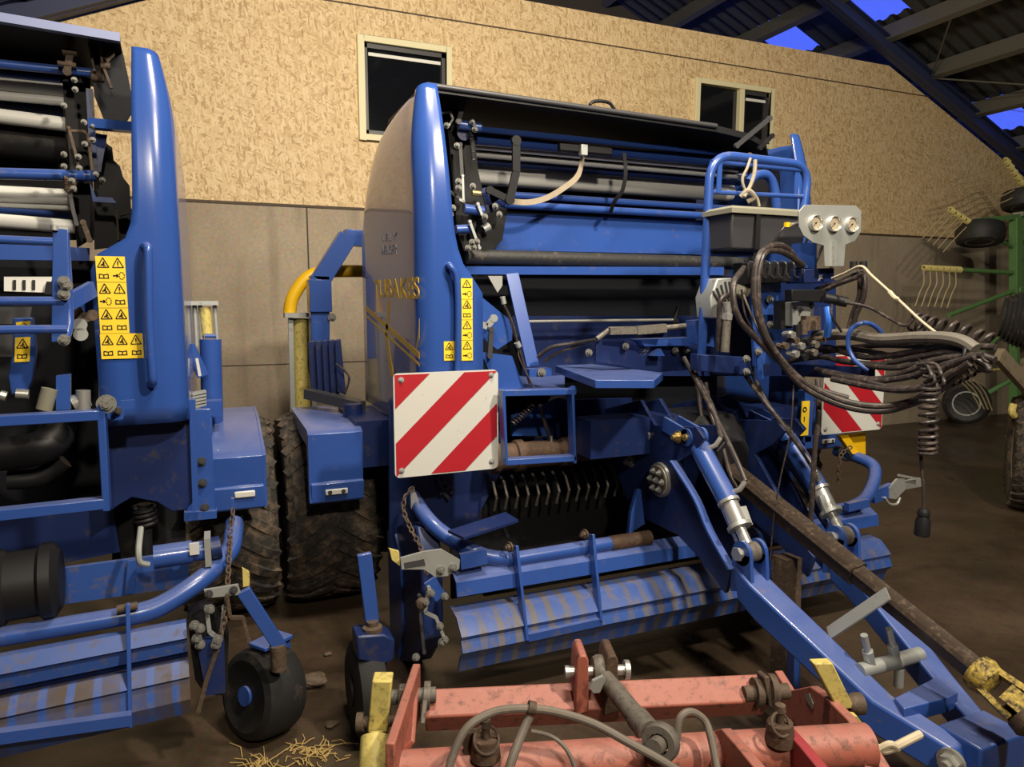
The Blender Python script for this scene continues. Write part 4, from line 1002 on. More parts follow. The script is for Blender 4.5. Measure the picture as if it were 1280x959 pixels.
# ---- headstock, flanges, cylinders, drawbar
def XP(px, py, X): return P(px, py, X=X)
XH = 1.71
def both(fn):
    fn(lambda p: V(p), -1); fn(lambda p: V((2*XC-p[0], p[1], p[2])), 1)
HP = [XP(x, y, XH) for x, y in ((752, 512), (800, 500), (818, 532), (870, 534), (880, 548), (866, 566), (846, 578), (868, 624), (896, 690), (914, 716), (906, 742), (876, 700), (846, 668), (812, 652), (790, 640), (770, 590))]
def head(f, s):
    part('headstock_plate', MB().prism([f(p) for p in HP], (.018*(1 if s < 0 else -1), 0, 0)), 'blue_shade', bevel=.002)
    part('headstock_plate', MB().prism([f(p+V((.10, 0, 0))) for p in HP], (.018*(1 if s < 0 else -1), 0, 0)), 'blue_shade', bevel=.002)
    c = f(XP(823, 600, XH-.012)); d = V((s, 0, 0))
    fl = part('rotor_flange', MB().lathe([(0, -.004), (.060, -.004), (.063, 0), (.072, 0), (.074, .012), (.070, .018), (0, .018)], c-d*0, -d, 32), 'steel')
    part('flange_disc', MB().lathe([(0, 0), (.060, 0), (.060, .006), (0, .006)], c+d*.005, d, 32), 'dirty', fl)
    for k in range(6): part('flange_bolt', MB().bolt(c+d*.011+V((0, math.cos(k*PI/3)*.042, math.sin(k*PI/3)*.042)), d, .010, .012), 'zinc', fl)
    part('flange_bolt', MB().bolt(c+d*.011, d, .010, .012), 'zinc', fl)
    for px, py in ((808, 544), (848, 546), (788, 577)):
        q = f(XP(px, py, XH-.004)); part('headstock_bolt', MB().bolt(q, d, .018, .022), 'steel' if px != 848 else 'brass')
    # edge web along the outer plate
    e = [XP(x, y, XH-.02) for x, y in ((838, 576), (846, 588), (868, 624), (885, 664), (912, 712))]
    part('plate_edge', MB().loft([[f(p+V((-.010, 0, 0))), f(p+V((.02, 0, 0))), f(p+V((.02, -.010, .004))), f(p+V((-.010, -.010, .004)))] for p in spl(e, 4)]), 'blue')
    # lug and lift cylinder
    XK = 1.745
    top, bot = XP(868, 546, XK), XP(938, 690, XK)
    ax = (bot-top).normalized()
    for o in (-.035, .035): part('cylinder_lug', MB().lathe([(0, -.006), (.036, -.006), (.036, .006), (0, .006)], f(top+V((o, 0, 0))), (1, 0, 0), 20).bar(f(top+V((o, .0, 0))), f(top+V((o, .16, .03))), .012, .06, up=(0, 0, 1)), 'blue')
    part('cylinder_pin', MB().cyl(f(top+V((-.05, 0, 0))), f(top+V((.05, 0, 0))), .014), 'brass')
    b0, b1 = top+ax*.05, XP(910, 626, XK)
    cy = part('lift_cylinder', MB().cyl(f(top), f(b0), .022).cyl(f(b0), f(b1), .040, n=28), 'blue')
    b2 = b1+(bot-b1)*.48
    part('cylinder_gland', MB().cyl(f(b1), f(b1+ax*.012), .043, n=24).cyl(f(b1+ax*.012), f(b2), .033, n=24), 'chrome', cy)
    part('locking_collar', MB().cyl(f(b2), f(b2+ax*.014), .046, n=20).bar(f(b1+ax*.02+V((.03, -.03, 0))), f(b2+V((.03, -.02, 0))), .03, .01), 'zinc', cy)
    part('piston_rod', MB().cyl(f(b2), f(bot), .020), 'chrome', cy)
    part('rod_eye', MB().lathe([(.016, -.022), (.036, -.022), (.036, .022), (.016, .022)], f(bot), (1, 0, 0), 24, closed=True), 'grime', cy)
    for o in (-.035, .035): part('eye_plate', MB().lathe([(0, -.007), (.045, -.007), (.045, .007), (0, .007)], f(bot+V((o, 0, 0))), (1, 0, 0), 24).prism([f(bot+V((o-.007, y, z))) for y, z in ((-.045, 0), (.045, 0), (.05, -.16), (-.06, -.12))], (.014*(1 if s < 0 else -1), 0, 0)), 'blue')
    part('eye_pin', MB().cyl(f(bot+V((-.062, 0, 0))), f(bot+V((.06, 0, 0))), .018).lathe([(0, -.066), (.026, -.066), (.026, -.055), (0, -.055)], f(bot), (1, 0, 0), 6), 'steel')
    for t in (.08, .9):
        q = b0.lerp(b1, t); part('hydraulic_fitting', MB().tube([f(q), f(q+V((.03, -.045, .03))), f(q+V((.05, -.05, .06)))], .010, 8), 'steel', cy)
    part('hose', MB().tube(spl([f(b0.lerp(b1, .9)+V((.05, -.05, .06))), f(b0.lerp(b1, .6)+V((.06, -.02, .10))), f(b0+V((.08, .05, .16))), f(b0+V((.06, .2, .34)))], 6), .010), 'hose')
    part('hose', MB().tube(spl([f(b0.lerp(b1, .1)+V((.05, -.05, .06))), f(b0+V((.09, .05, .16))), f(b0+V((.10, .2, .30)))], 6), .010), 'hose')
    # drawbar arm: box section running to the hitch
    A = [V((1.745, 1.93, .585)), V((1.745, 1.84, .545)), V((1.83, 1.40, .34)), V((1.90, 1.20, .29))]
    sec = [(.105, .12), (.105, .12), (.085, .105), (.07, .10)]
    R = []
    for p, (w, h) in zip(A, sec): R.append([f(p+V((-w/2, 0, -h/2))), f(p+V((w/2, 0, -h/2))), f(p+V((w/2, .03, h/2))), f(p+V((-w/2, .03, h/2)))])
    part('drawbar_arm', MB().loft(R), 'blue', bevel=.008)
both(head)
part('headstock_beam', MB().box((XC, 2.6, 1.02), (1.1, .14, .16)), 'blue_shade')
part('gearbox', MB().loft([[V((XC+x*k, y, .92+z*k)) for x, z in ((-.16, -.13), (-.08, -.19), (.08, -.19), (.16, -.13), (.16, .12), (.09, .19), (-.09, .19), (-.16, .12))] for y, k in ((2.66, 1), (2.42, 1), (2.36, .7), (2.30, .5))]), 'black')
part('fin_plate', plate([(789, 640), (797, 613), (801, 612), (806, 655), (786, 668)], Y=2.54, th=.02), 'blue')
# hitch and crosspieces between the arms
part('hitch_plate', MB().prism([P(x, y, Z=.40) for x, y in ((1118, 872), (1170, 846), (1198, 866), (1186, 872), (1130, 886))], (0, 0, -.05)), 'blue', bevel=.004)
part('hitch_head', MB().bar((XC-.06, 1.24, .30), (XC+.14, 1.24, .30), .13, .12), 'blue', bevel=.008)
part('hitch_bolt', MB().bolt((XC-.115, 1.22, .31), (-1, -.2, 0), .026, .03), 'steel')
part('hitch_ring', MB().ring((XC+.02, 1.05, .26), (0, 0, 1), .06, .024), 'dirty')
part('cross_tube', MB().cyl(P(1074, 839, Y=1.52), P(1150, 818, Y=1.52), .024), 'zinc')
for px, py in ((1088, 830), (1119, 822)):
    a, b = P(px, py, Y=1.52), P(px-8, py-36, Y=1.52)
    part('threaded_stud', MB().cyl(a, a+(b-a)*.45, .018, n=6).cyl(a+(b-a)*.45, b, .011), 'zinc')
part('stud_nut', MB().cyl(P(1124, 836, Y=1.52), P(1123, 858, Y=1.52), .015), 'zinc')
# pto shaft
pA, pB = V((XC, 2.34, .895)), P(1220, 838, X=XC)
d = (pB-pA).normalized(); u = d.orthogonal().normalized(); w_ = d.cross(u)
def star(c, r): return [c+(u*math.cos(a*PI/8)+w_*math.sin(a*PI/8))*(r*(1.0 if a % 4 < 2 else .80)) for a in range(16)]
pM = pA.lerp(pB, .62)
SH = part('drive_shaft', MB().loft([star(pA, .046), star(pM, .046)]), 'shaft')
part('inner_tube', MB().loft([star(pM, .036), star(pB, .036)]), 'shaft', SH)
part('shaft_guard_cone', MB().lathe([(.045, 0), (.05, .02), (.085, -.09), (.09, -.10), (.05, -.0)], pA, d, 24), 'plastic', SH)
yk0, yk1 = pB, P(1254, 874, X=XC)
YK = part('yoke', MB().lathe([(0, 0), (.05, 0), (.055, .02), (.045, .05), (.03, .055), (0, .055)], yk0, d, 20), 'yoke', SH)
for s in (-1, 1): part('yoke_fork', MB().bar(yk0+d*.04+V((.0, s*.0, 0))+u*s*.035, yk0+d*.14+u*s*.045, .05, .016, up=u), 'yoke', SH)
part('cross_joint', MB().cyl(yk0+d*.12-u*.05, yk0+d*.12+u*.05, .018).cyl(yk0+d*.12-w_*.05, yk0+d*.12+w_*.05, .018), 'dirty', SH)
part('tractor_yoke', MB().lathe([(0, 0), (.06, 0), (.062, .03), (.05, .04), (.052, .09), (.066, .095), (.066, .12), (.04, .125), (0, .125)], yk0+d*.15, (d+V((0, 0, -.25))), 20), 'dirty', SH)
for s in (-1, 1): part('yoke_fork', MB().bar(yk0+d*.10+w_*s*.045, yk0+d*.17+w_*s*.04, .05, .016, up=w_), 'yoke', SH)
part('shaft_holder', MB().bar(P(1036, 792, X=1.85), P(1110, 742, X=1.93), .006, .05, up=(0, -.8, .35)), 'zinc')
# parking jack and other uprights beneath the drawbar
part('parking_jack', MB().bar((1.99, 1.98, .02), (1.99, 2.0, .62), .075, .075), 'dirty')
part('jack_foot', MB().box((1.99, 1.98, .012), (.2, .2, .02)), 'dirty')
part('jack_leg', MB().bar(P(992, 800, Y=1.85), P(992, 872, Y=1.85), .035, .03), 'blue')
hz('hose', [(1022, 474, 2.14), (1023, 520, 2.12), (1018, 570, 2.1), (1014, 640, 2.1), (1010, 664, 2.1)], .0105)
hz('cable', [(992, 480, 2.0), (988, 540, 1.98), (975, 600, 1.95), (967, 650, 1.93), (963, 700, 1.92)], .003)
hz('hose', [(872, 480, 1.9), (876, 520, 1.9), (884, 560, 1.9), (896, 590, 1.92)], .012)
hz('hose', [(882, 478, 1.92), (888, 515, 1.92), (900, 548, 1.92), (912, 590, 1.93), (922, 610, 1.94)], .011)
# blue post with yellow label, right of the gearbox
PT = part('support_post', MB().box(P(1006, 520, Y=2.6), (.055, .05, .26)), 'blue', bevel=.004)
lab = part('post_label', MB().box(P(1006, 523, Y=2.57), (.05, .004, .17)), 'sticker', PT)
c = P(1006, 512, Y=2.566); part('label_mark', MB().lathe([(.008, 0), (.013, 0), (.013, .001), (.008, .001)], c, (0, -1, 0), 20, closed=True).bar(c+V((0, 0, -.06)), c+V((0, 0, -.035)), .004, .001), 'ink', PT)
part('post_tail', MB().box(P(1006, 552, Y=2.6), (.05, .05, .06)), 'blue', PT)
chain('safety_chain', [P(1062, 560, Y=2.62), P(1052, 568, Y=2.62), P(1048, 585, Y=2.62), P(1049, 606, Y=2.62)], .012, .0035)
part('shackle_cluster', MB().ring(P(1052, 566, Y=2.64), (0, 1, 0), .02, .007).ring(P(1058, 570, Y=2.62), (1, .3, 0), .022, .007), 'black')
part('arm_clamp', MB().bar(P(1058, 634, Y=2.44), P(1084, 628, Y=2.44), .03, .04), 'blue')
part('arm_bracket', MB().bar(P(1090, 621, Y=2.6), P(1114, 612, Y=2.6), .03, .07), 'blue')
part('latch_plate', plate([(1112, 610), (1122, 599), (1131, 598), (1132, 612), (1120, 624), (1112, 623)], Y=2.58, th=.012), 'zinc')
part('latch_plate', plate([(1131, 602), (1152, 598), (1154, 608), (1132, 612)], Y=2.6, th=.02), 'zinc')
part('latch_loop', MB().tube(spl([P(1106, 622, Y=2.58), P(1112, 630, Y=2.58), P(1121, 630, Y=2.58), P(1125, 622, Y=2.58)], 5), .007), 'zinc')
part('latch_handle', MB().bar(P(1123, 594, Y=2.58), P(1148, 599, Y=2.58), .012, .012), 'zinc')
# ------------------------------------------------------------------ loose things on the baler
def loose(name, mb, m, label, cat, o): 
    ob = mb.build(name, M[m], origin=o); tag(ob, label, cat); return ob
def ribbon(pts, w, th=.003, side=(0, 0, 1)):
    q = spl(pts, 8); R = []
    sd = V(side).normalized()
    for i, p in enumerate(q):
        d = (q[min(i+1, len(q)-1)]-q[max(i-1, 0)]).normalized(); s = (sd-d*sd.dot(d))
        s = s.normalized() if s.length > 1e-4 else d.orthogonal().normalized(); n = d.cross(s)
        R.append([p+s*w/2+n*th/2, p-s*w/2+n*th/2, p-s*w/2-n*th/2, p+s*w/2-n*th/2])
    return MB().loft(R)
o = P(690, 230, Y=3.05)
ST = thing('tie_strap', o, 'grey webbing strap hanging over the bright rollers with a black ratchet', 'strap')
ribbon([P(730, 184, Y=3.05), P(728, 200, Y=3.04), P(722, 220, Y=3.03), P(706, 234, Y=3.03), P(684, 247, Y=3.03), P(660, 253, Y=3.04), P(634, 251, Y=3.06)], .026, .004).build('webbing', M['strap'], ST)
MB().bar(P(698, 184, Y=3.03), P(764, 190, Y=3.03), .03, .036).build('ratchet_handle', M['plastic'], ST, bevel=.006)
MB().box(P(729, 188, Y=3.01), (.035, .03, .05)).build('buckle', M['zinc'], ST, bevel=.003)
ribbon([P(780, 191, Y=3.04), P(782, 215, Y=3.03), P(778, 238, Y=3.04), P(768, 252, Y=3.06), P(763, 266, Y=3.1)], .020, .004, side=(1, 0, 0)).build('webbing', M['plastic'], ST, label='black webbing tail')
for sfx in (0,):
    q = [P(1040, 348, X=2.27), P(1055, 342, X=2.26), P(1076, 333, X=2.25), P(1090, 345, X=2.25), P(1120, 372, X=2.27), P(1150, 400, X=2.29), P(1170, 416, X=2.31)]
    rp = MB().tube(spl(q, 6), .005, 8)
    rp.tube(spl([P(1112, 365, X=2.25), P(1118, 372, X=2.24), P(1122, 374, X=2.25)], 4), .008, 8)
    loose('rope', rp, 'cord', 'pale cord tied from the hose caps down to the coiled black cable', 'rope', q[0])
q = [P(938, 198, Y=2.37), P(934, 210, Y=2.36), P(928, 224, Y=2.36), P(932, 238, Y=2.36), P(945, 246, Y=2.36), P(949, 258, Y=2.36)]
rg = MB().tube(spl(q, 6), .006, 8)
rg.tube(spl([P(944, 200, Y=2.36), P(943, 216, Y=2.355), P(938, 232, Y=2.355), P(930, 246, Y=2.355)], 6), .008, 8)
rg.tube(spl([P(926, 246, Y=2.37), P(935, 238, Y=2.35), P(943, 246, Y=2.35), P(934, 252, Y=2.37)], 6), .010, 8)
loose('cloth_strip', rg, 'cloth', 'twisted pale cloth tie knotted round the blue guard rail above the tool box', 'cloth strip', q[0])
# ------------------------------------------------------------------ second baler, cut off by the left edge
XL0 = -.10                       # outer face of its right hood
BL2 = thing('baler', (-1.35, 3.3, 0), 'blue round baler cut by left edge, large yellow pictogram sheet on its hood', 'baler')
TH = math.radians(4.0)
NL = V((-math.sin(TH), math.cos(TH), 0))
def LP(px, py, y): return P(px, py, pl=(V((XL0, y, 0)), NL))
def lpart(name, mb, m, parent=None, **k): return mb.build(name, M[m], parent if parent is not None else BL2, **k)
def lplate(name, pts, y, m, th=.014, **k): return lpart(name, MB().prism([LP(a, b, y) for a, b in pts], NL*th), m, **k)
def lbolts(lst, y, r=.009, m='boltm'):
    for x, yy in lst: lpart('bolt', MB().bolt(LP(x, yy, y), -NL, r, .012), m)
def llever(name, pts, y, w, m, th=.010):
    q = [LP(a, b, y) for a, b in pts]; mb = MB()
    for a, b in zip(q, q[1:]): mb.bar(a, b, th, w, up=(b-a).cross(NL))
    for p in (q[0], q[-1]): mb.cyl(p-NL*(th/2+.002), p+NL*(th/2+.002), w*.62, n=14)
    return lpart(name, mb, m)
# hood
def xin_l(z):
    pts = [(.8, .275), (1.745, .275), (1.76, .235), (1.785, .18), (1.82, .160), (1.88, .142), (2.0, .136), (2.5, .120)]
    for (a, b), (c, d) in zip(pts, pts[1:]):
        if z <= c: return b+(d-b)*(z-a)/(c-a)
    return .105
rows = [[p+V((XL0-(XC+1.22), 0, 0)) for p in r] for r in hood_shell(1, xin_l, zb=1.17)]
LH = lpart('hood', MB().grid(rows), 'hood', solid=.012, sharp=60)
a, b, c_ = P(125.5, 417, Y=2.731), P(162, 417, Y=2.731), P(118, 320, Y=2.731)
sticker(a, (b.x-a.x, 0, 0), (0, 0, c_.z-a.z), (0, -1, 0), (2, 6), LH, lambda i, j: j % 2 == 1)
a, b, c_ = P(127, 449, Y=2.731), P(180, 448, Y=2.731), P(125.5, 417.5, Y=2.731)
sticker(a, (b.x-a.x, 0, 0), (0, 0, c_.z-a.z), (0, -1, 0), (3, 2), LH, lambda i, j: j % 2 == 1)
h = [P(179, 309, Y=2.755), P(184, 309, Y=2.70), P(185, 325, Y=2.69), P(186, 400, Y=2.69), P(190, 462, Y=2.69), P(191, 478, Y=2.70), P(187, 480, Y=2.755)]
lpart('grab_handle', MB().tube(spl(h, 6), .0145, 12), 'blue', LH)
lpart('decal', MB().prism([P(x, y, Y=2.755) for x, y in ((175, 190), (187, 186), (189, 222), (179, 224))], (0, .004, 0)), 'boxgrey', LH)
lpart('lower_skirt', MB().prism([P(x, y, Y=2.84) for x, y in ((131, 515), (236, 515), (243, 600), (241, 628), (232, 638), (215, 640), (196, 628), (165, 622), (148, 632), (138, 640))], (0, .02, 0)), 'blue_shade', bevel=.004)
lpart('skirt_edge', MB().prism([P(x, y, Y=2.82) for x, y in ((236, 500), (244, 500), (248, 636), (241, 641))], (0, .05, 0)), 'blue')
# lid with dark inside
a, b = LP(-40, 16, 2.9), LP(150, 48, 2.9)
dn = (b-a).normalized(); up_ = V((0, 0, 1))
lid = lpart('net_box_lid', MB().prism([a, b, b+NL*.62+V((0, 0, -.02)), a+NL*.62+V((0, 0, -.02))], (0, 0, .012)), 'plastic', label='black underside of the raised lid')
lpart('lid_edge', MB().bar(a, b, .03, .028), 'lip', lid)
lplate('lid_end', [(150, 50), (160, 95), (168, 136), (158, 152), (130, 150), (118, 120), (112, 60)], 3.05, 'belt')
lplate('back_plate', [(-40, 40), (112, 62), (118, 300), (-40, 300)], 3.42, 'black')
def lroller(name, a0, a1, b0, b1, xb, y, m, x0=-40):
    "rows at column 0 and at column xb"
    ca, cb = (a0+a1)/2, (b0+b1)/2; s = (cb-ca)/xb
    A, B = LP(x0, ca+s*x0, y), LP(xb, cb, y)
    return lpart(name, MB().cyl(A, B, ((a1-a0)+(b1-b0))/4*y*1.05/880, n=24), m)
lroller('cross_tube', 76, 84, 87, 96, 118, 3.05, 'blue')
lroller('cross_tube', 90, 96, 98, 103, 75, 3.12, 'blue')
lroller('net_roller', 99, 111, 106, 120, 80, 3.2, 'roller')
lroller('net_roller', 115, 124, 123, 131, 80, 3.2, 'roller')
lroller('drive_roller', 126, 137, 134, 146, 80, 3.28, 'blue_shade')
lroller('net_roller', 138, 152, 149, 162, 82, 3.2, 'roller')
lroller('drive_roller', 160, 192, 170, 200, 84, 3.3, 'black')
lroller('cross_tube', 211, 223, 215, 225, 120, 3.05, 'blue')
lroller('net_roller', 234, 250, 239, 253, 85, 3.2, 'roller')
lroller('guide_rail', 251, 258, 256, 262, 88, 3.22, 'roller')
lroller('drive_roller', 260, 269, 266, 274, 88, 3.3, 'blue')
lroller('net_roller', 269, 283, 277, 290, 93, 3.2, 'roller')
lroller('cross_tube', 295, 304, 299, 307, 82, 2.9, 'blue')
lplate('net_deflector', [(-40, 303), (112, 310), (112, 326), (-40, 324)], 3.1, 'blue')
# guard rails and posts at the front of its platform
lroller('guard_rail_bar', 372, 381, 372, 381, 80, 2.55, 'blue')
lroller('guard_rail_bar', 408, 417, 407, 416, 84, 2.55, 'blue')
lpart('guard_rail_post', MB().bar(LP(76, 286, 2.55), LP(74, 428, 2.55), .04, .012, up=NL), 'blue', bevel=.002)
lpart('guard_rail_post', MB().tube(round_poly([LP(80, 290, 2.65), LP(84, 350, 2.62), LP(87, 405, 2.6), LP(80, 428, 2.56)], .06), .014, 12), 'blue')
lpart('rail_clamp', MB().bar(LP(64, 287, 2.56), LP(86, 288, 2.56), .03, .014).cyl(LP(68, 288, 2.54), LP(68, 282, 2.54), .01), 'zinc')
lpart('rail_brace', MB().bar(LP(86, 378, 2.62), LP(116, 361, 2.72), .02, .05), 'blue')
lbolts([(80, 352), (83, 357), (80, 368), (80, 425)], 2.53, .012)
lplate('vent_plate', [(5, 346), (65, 346), (62, 366), (5, 364)], 2.95, 'roller')
for x in (16, 28, 40): lplate('vent_slot', [(x, 350), (x+4, 350), (x+4, 362), (x, 362)], 2.945, 'ink', .004)
lplate('vent_bracket', [(58, 352), (72, 352), (72, 368), (55, 368)], 2.93, 'plastic', .05)
lplate('grey_panel', [(-40, 384), (40, 384), (36, 405), (-40, 405)], 2.9, 'boxgrey')
lplate('grey_panel', [(-40, 418), (22, 418), (16, 446), (-40, 446)], 2.9, 'boxgrey')
lplate('chamber_front', [(-60, 320), (118, 326), (128, 640), (-60, 660)], 3.3, 'belt')
TQ = lplate('stand_bracket', [(16, 398), (40, 397), (44, 440), (40, 475), (34, 490), (14, 494), (10, 470), (16, 440)], 2.7, 'blue', .06, bevel=.004)
a, b, c_ = LP(18, 453, 2.697), LP(37, 452, 2.697), LP(19, 422, 2.697)
sticker(a, b-a, c_-a, -NL, (1, 2), TQ, lambda i, j: j == 1)
a, b, c_ = LP(20, 411, 2.697), LP(38, 409, 2.697), LP(20, 403, 2.697)
sticker(a, b-a, c_-a, -NL, (1, 1), TQ, lambda i, j: True)
lplate('gas_bottle_bracket', [(70, 470), (88, 468), (88, 512), (70, 513)], 2.72, 'blue', .03)
lpart('hydraulic_fitting', MB().cyl(LP(92, 505, 2.75), LP(110, 498, 2.75), .028).cyl(LP(104, 488, 2.74), LP(104, 512, 2.74), .022), 'steel')
lpart('hydraulic_fitting', MB().cyl(LP(55, 512, 2.72), LP(62, 486, 2.72), .024), 'lid')
lpart('hydraulic_fitting', MB().cyl(LP(20, 492, 2.7), LP(36, 493, 2.7), .016).cyl(LP(0, 494, 2.7), LP(8, 496, 2.7), .016), 'steel')
llever('tension_crank', [(95, 388), (104, 398), (116, 394)], 2.76, .03, 'dirty')
llever('crank_handle', [(100, 406), (101, 418)], 2.75, .035, 'zinc')
lplate('gusset_plate', [(90, 372), (116, 358), (122, 400), (100, 388)], 2.8, 'blue')
# step frame
def lbar(name, a, b, w, h, y, m='blue', up=(0, 0, 1)): return lpart(name, MB().bar(LP(*a, y), LP(*b, y), w, h, up=up), m, bevel=.003)
lbar('step_bar', (-40, 528), (126, 518), .05, .032, 2.55)
lbar('step_bar', (-40, 647), (132, 628), .05, .034, 2.55)
lbar('step_post', (127, 506), (134, 637), .05, .022, 2.55, up=(1, 0, 0))
lplate('latch_bracket', [(131, 502), (144, 501), (146, 509), (151, 509), (151, 501), (168, 500), (168, 510), (156, 511), (154, 524), (140, 526), (131, 520)], 2.6, 'blue')
lbolts([(133, 505)], 2.53, .02); lbolts([(147, 514)], 2.59, .009, 'boxgrey')
lpart('duct', MB().tube(spl([LP(-30, 568, 2.9), LP(20, 566, 2.9), LP(55, 558, 2.9), LP(72, 540, 2.95)], 6), .06, 16), 'plastic')
lpart('duct', MB().tube(spl([LP(10, 600, 2.95), LP(50, 596, 2.95), LP(80, 575, 2.95)], 6), .035, 14), 'plastic')
lplate('lower_panel', [(-60, 650), (140, 632), (150, 690), (70, 706), (-60, 720)], 3.0, 'blue_shade')
lplate('front_panel', [(70, 712), (160, 700), (236, 690), (236, 733), (160, 744), (70, 757)], 2.75, 'blue_dusty', .02)
lplate('front_panel', [(160, 702), (172, 700), (168, 742), (156, 744)], 2.73, 'blue', .01)
lpart('drive_housing', MB().lathe([(0, 0), (.10, .0), (.115, .015), (.115, .07), (.105, .08), (.105, .16), (.118, .17), (.118, .20), (.09, .22), (.0, .22)], LP(0, 735, 2.55)-V((.06, 0, 0)), (1, .07, 0), 28), 'plastic')
# mechanism beside its rollers
lplate('mechanism_plate', [(78, 100), (100, 96), (112, 120), (114, 200), (112, 300), (96, 310), (92, 250), (84, 170)], 3.15, 'black')
lplate('mechanism_plate', [(116, 165), (128, 168), (134, 180), (140, 184), (142, 200), (150, 208), (154, 222), (162, 232), (166, 300), (150, 308), (118, 312)], 3.2, 'black')
llever('lever', [(89, 56), (84, 90)], 3.0, .022, 'dirty')
lpart('lever_knob', MB().cyl(LP(78, 65, 3.0), LP(96, 66, 3.0), .012).cyl(LP(72, 79, 3.0), LP(95, 82, 3.0), .009), 'dirty')
llever('lever', [(110, 48), (118, 88)], 3.02, .007, 'dirty')
llever('linkage_rod', [(125, 54), (128, 80), (139, 109)], 3.0, .008, 'dirty')
lplate('ear_plate', [(130, 72), (138, 62), (144, 64), (143, 70), (134, 79)], 3.0, 'dirty', .008)
lpart('wing_nut', MB().cyl(LP(126, 82, 3.0), LP(138, 83, 3.0), .012), 'dirty')
lpart('stub_tube', MB().cyl(LP(114, 95, 3.05), LP(130, 96, 3.05), .020), 'dirty')
llever('linkage_rod', [(86, 160), (94, 190), (98, 208)], 3.0, .009, 'dirty')
lpart('wire_bracket', MB().tube(round_poly([LP(89, 164, 3.0), LP(109, 164, 3.0), LP(115, 214, 3.0)], .02), .006, 8), 'dirty')
lpart('frame_post', MB().bar(LP(112, 112, 3.1), LP(118, 218, 3.1), .022, .03, up=NL), 'blue_shade')
lpart('frame_bar', MB().bar(LP(114, 155, 3.0), LP(170, 160, 2.95), .05, .032), 'blue')
lplate('frame_gusset', [(118, 168), (134, 168), (126, 215), (120, 215)], 3.1, 'blue_shade')
lplate('frame_bracket', [(112, 228), (116, 252), (146, 254), (140, 247), (120, 246)], 3.05, 'blue')
lpart('return_spring', MB().spring(LP(87, 222, 3.0), LP(88, 240, 3.0), .016, 6, .005), 'dirty')
lbolts([(80, 193), (98, 196), (80, 208), (99, 210), (90, 226), (92, 236), (116, 158), (116, 175), (106, 180), (105, 153), (93, 100), (94, 112), (80, 132), (120, 218), (128, 225)], 2.98, .007)
llever('lever', [(88, 245), (92, 265), (96, 280)], 3.0, .012, 'boxgrey')
llever('lever', [(104, 278), (112, 300)], 3.0, .016, 'dirty')
lplate('sprocket_guard', [(140, 254), (158, 252), (168, 266), (150, 270)], 3.05, 'black', .03)
lpart('cable', MB().tube([LP(146, 262, 3.0), LP(148, 300, 3.0)], .004, 6), 'dirty')
lpart('cable', MB().tube([LP(161, 290, 3.0), LP(162, 304, 3.0)], .006, 6), 'yellow')
# under the hood: damper, side plate, fender, wheel
lpart('damper', MB().spring(P(180, 632, Y=2.9), P(183, 655, Y=2.9), .035, 4, .008).cyl(P(180, 630, Y=2.9), P(182, 700, Y=2.9), .025), 'black')
lplate('side_panel', [(140, 610), (232, 610), (232, 690), (140, 700)], 3.1, 'black')
lpart('side_post', MB().prism([P(x, y, Y=3.02) for x, y in ((237, 512), (263, 511), (270, 640), (233, 644))], (0, .02, 0)), 'blue', bevel=.003)
lpart('side_post_foot', MB().prism([P(x, y, Y=3.0) for x, y in ((230, 641), (271, 639), (271, 648), (230, 652))], (0, .05, 0)), 'blue')
for px, py in ((252, 577), (253, 604), (256, 635)): lpart('bolt', MB().bolt(P(px, py, Y=3.015), (0, -1, 0), .012, .01), 'boxgrey')
for i in range(5): lpart('shim_plate', MB().prism([P(x, y, Y=3.1) for x, y in ((240, 492+i*4), (256, 489+i*4), (258, 491+i*4), (241, 495+i*4))], (0, .06, 0)), 'zinc')
x0, x1, zt, zf = -.04, .165, 1.02, .70
prof = [(3.95, zt+.02), (3.62, zt+.015), (3.22, zt-.07), (3.19, zt-.09), (3.205, zf+.10), (3.19, zf+.095), (3.20, zf)]
bk = [(y+.012, z-.010) for y, z in prof][::-1]
FE = lpart('fender', MB().loft([[V((x, y, z)) for y, z in prof+bk] for x in (x0, x1)]), 'blue', bevel=.003)
lpart('fender_lip', MB().prism([V((x1, y, z)) for y, z in ((3.95, zt+.02), (3.62, zt+.015), (3.22, zt-.07), (3.19, zt-.09), (3.205, zf+.10), (3.20, zf), (3.26, zf), (3.27, zt-.14), (3.95, zt-.06))], (.012, 0, 0)), 'blue', FE)
lpart('side_reflector', MB().box((.085, 3.19, .765), (.085, .012, .03)), 'white', FE, bevel=.006)
wt = tyre((.02, 3.88, .50), .50, .44, parent=BL2)
lpart('cylinder', MB().cyl(P(263, 424, Y=3.6), P(266, 532, Y=3.6), .048).cyl(P(256, 420, Y=3.6), P(270, 420, Y=3.6), .01), 'blue')
lpart('film_stretcher', MB().cyl(P(256, 384, Y=3.7), P(259, 420, Y=3.7), .026), 'yellow')
for px in (243, 250, 268): lpart('stretcher_post', MB().cyl(P(px, 378, Y=3.7), P(px+4, 430+(26 if px < 260 else 0), Y=3.7), .010), 'zinc')
lpart('stretcher_cap', MB().box(P(256, 379, Y=3.7), (.12, .08, .02)), 'zinc')
lpart('stay', MB().bar(P(236, 432, Y=3.5), P(254, 470, Y=3.5), .03, .05), 'blue')
lpart('stay', MB().bar(P(246, 448, Y=3.45), P(250, 470, Y=3.45), .012, .012), 'white')
lpart('pivot_block', MB().box(P(264, 510, Y=3.45), (.09, .08, .07)).box(P(258, 530, Y=3.45), (.05, .08, .08)), 'blue')
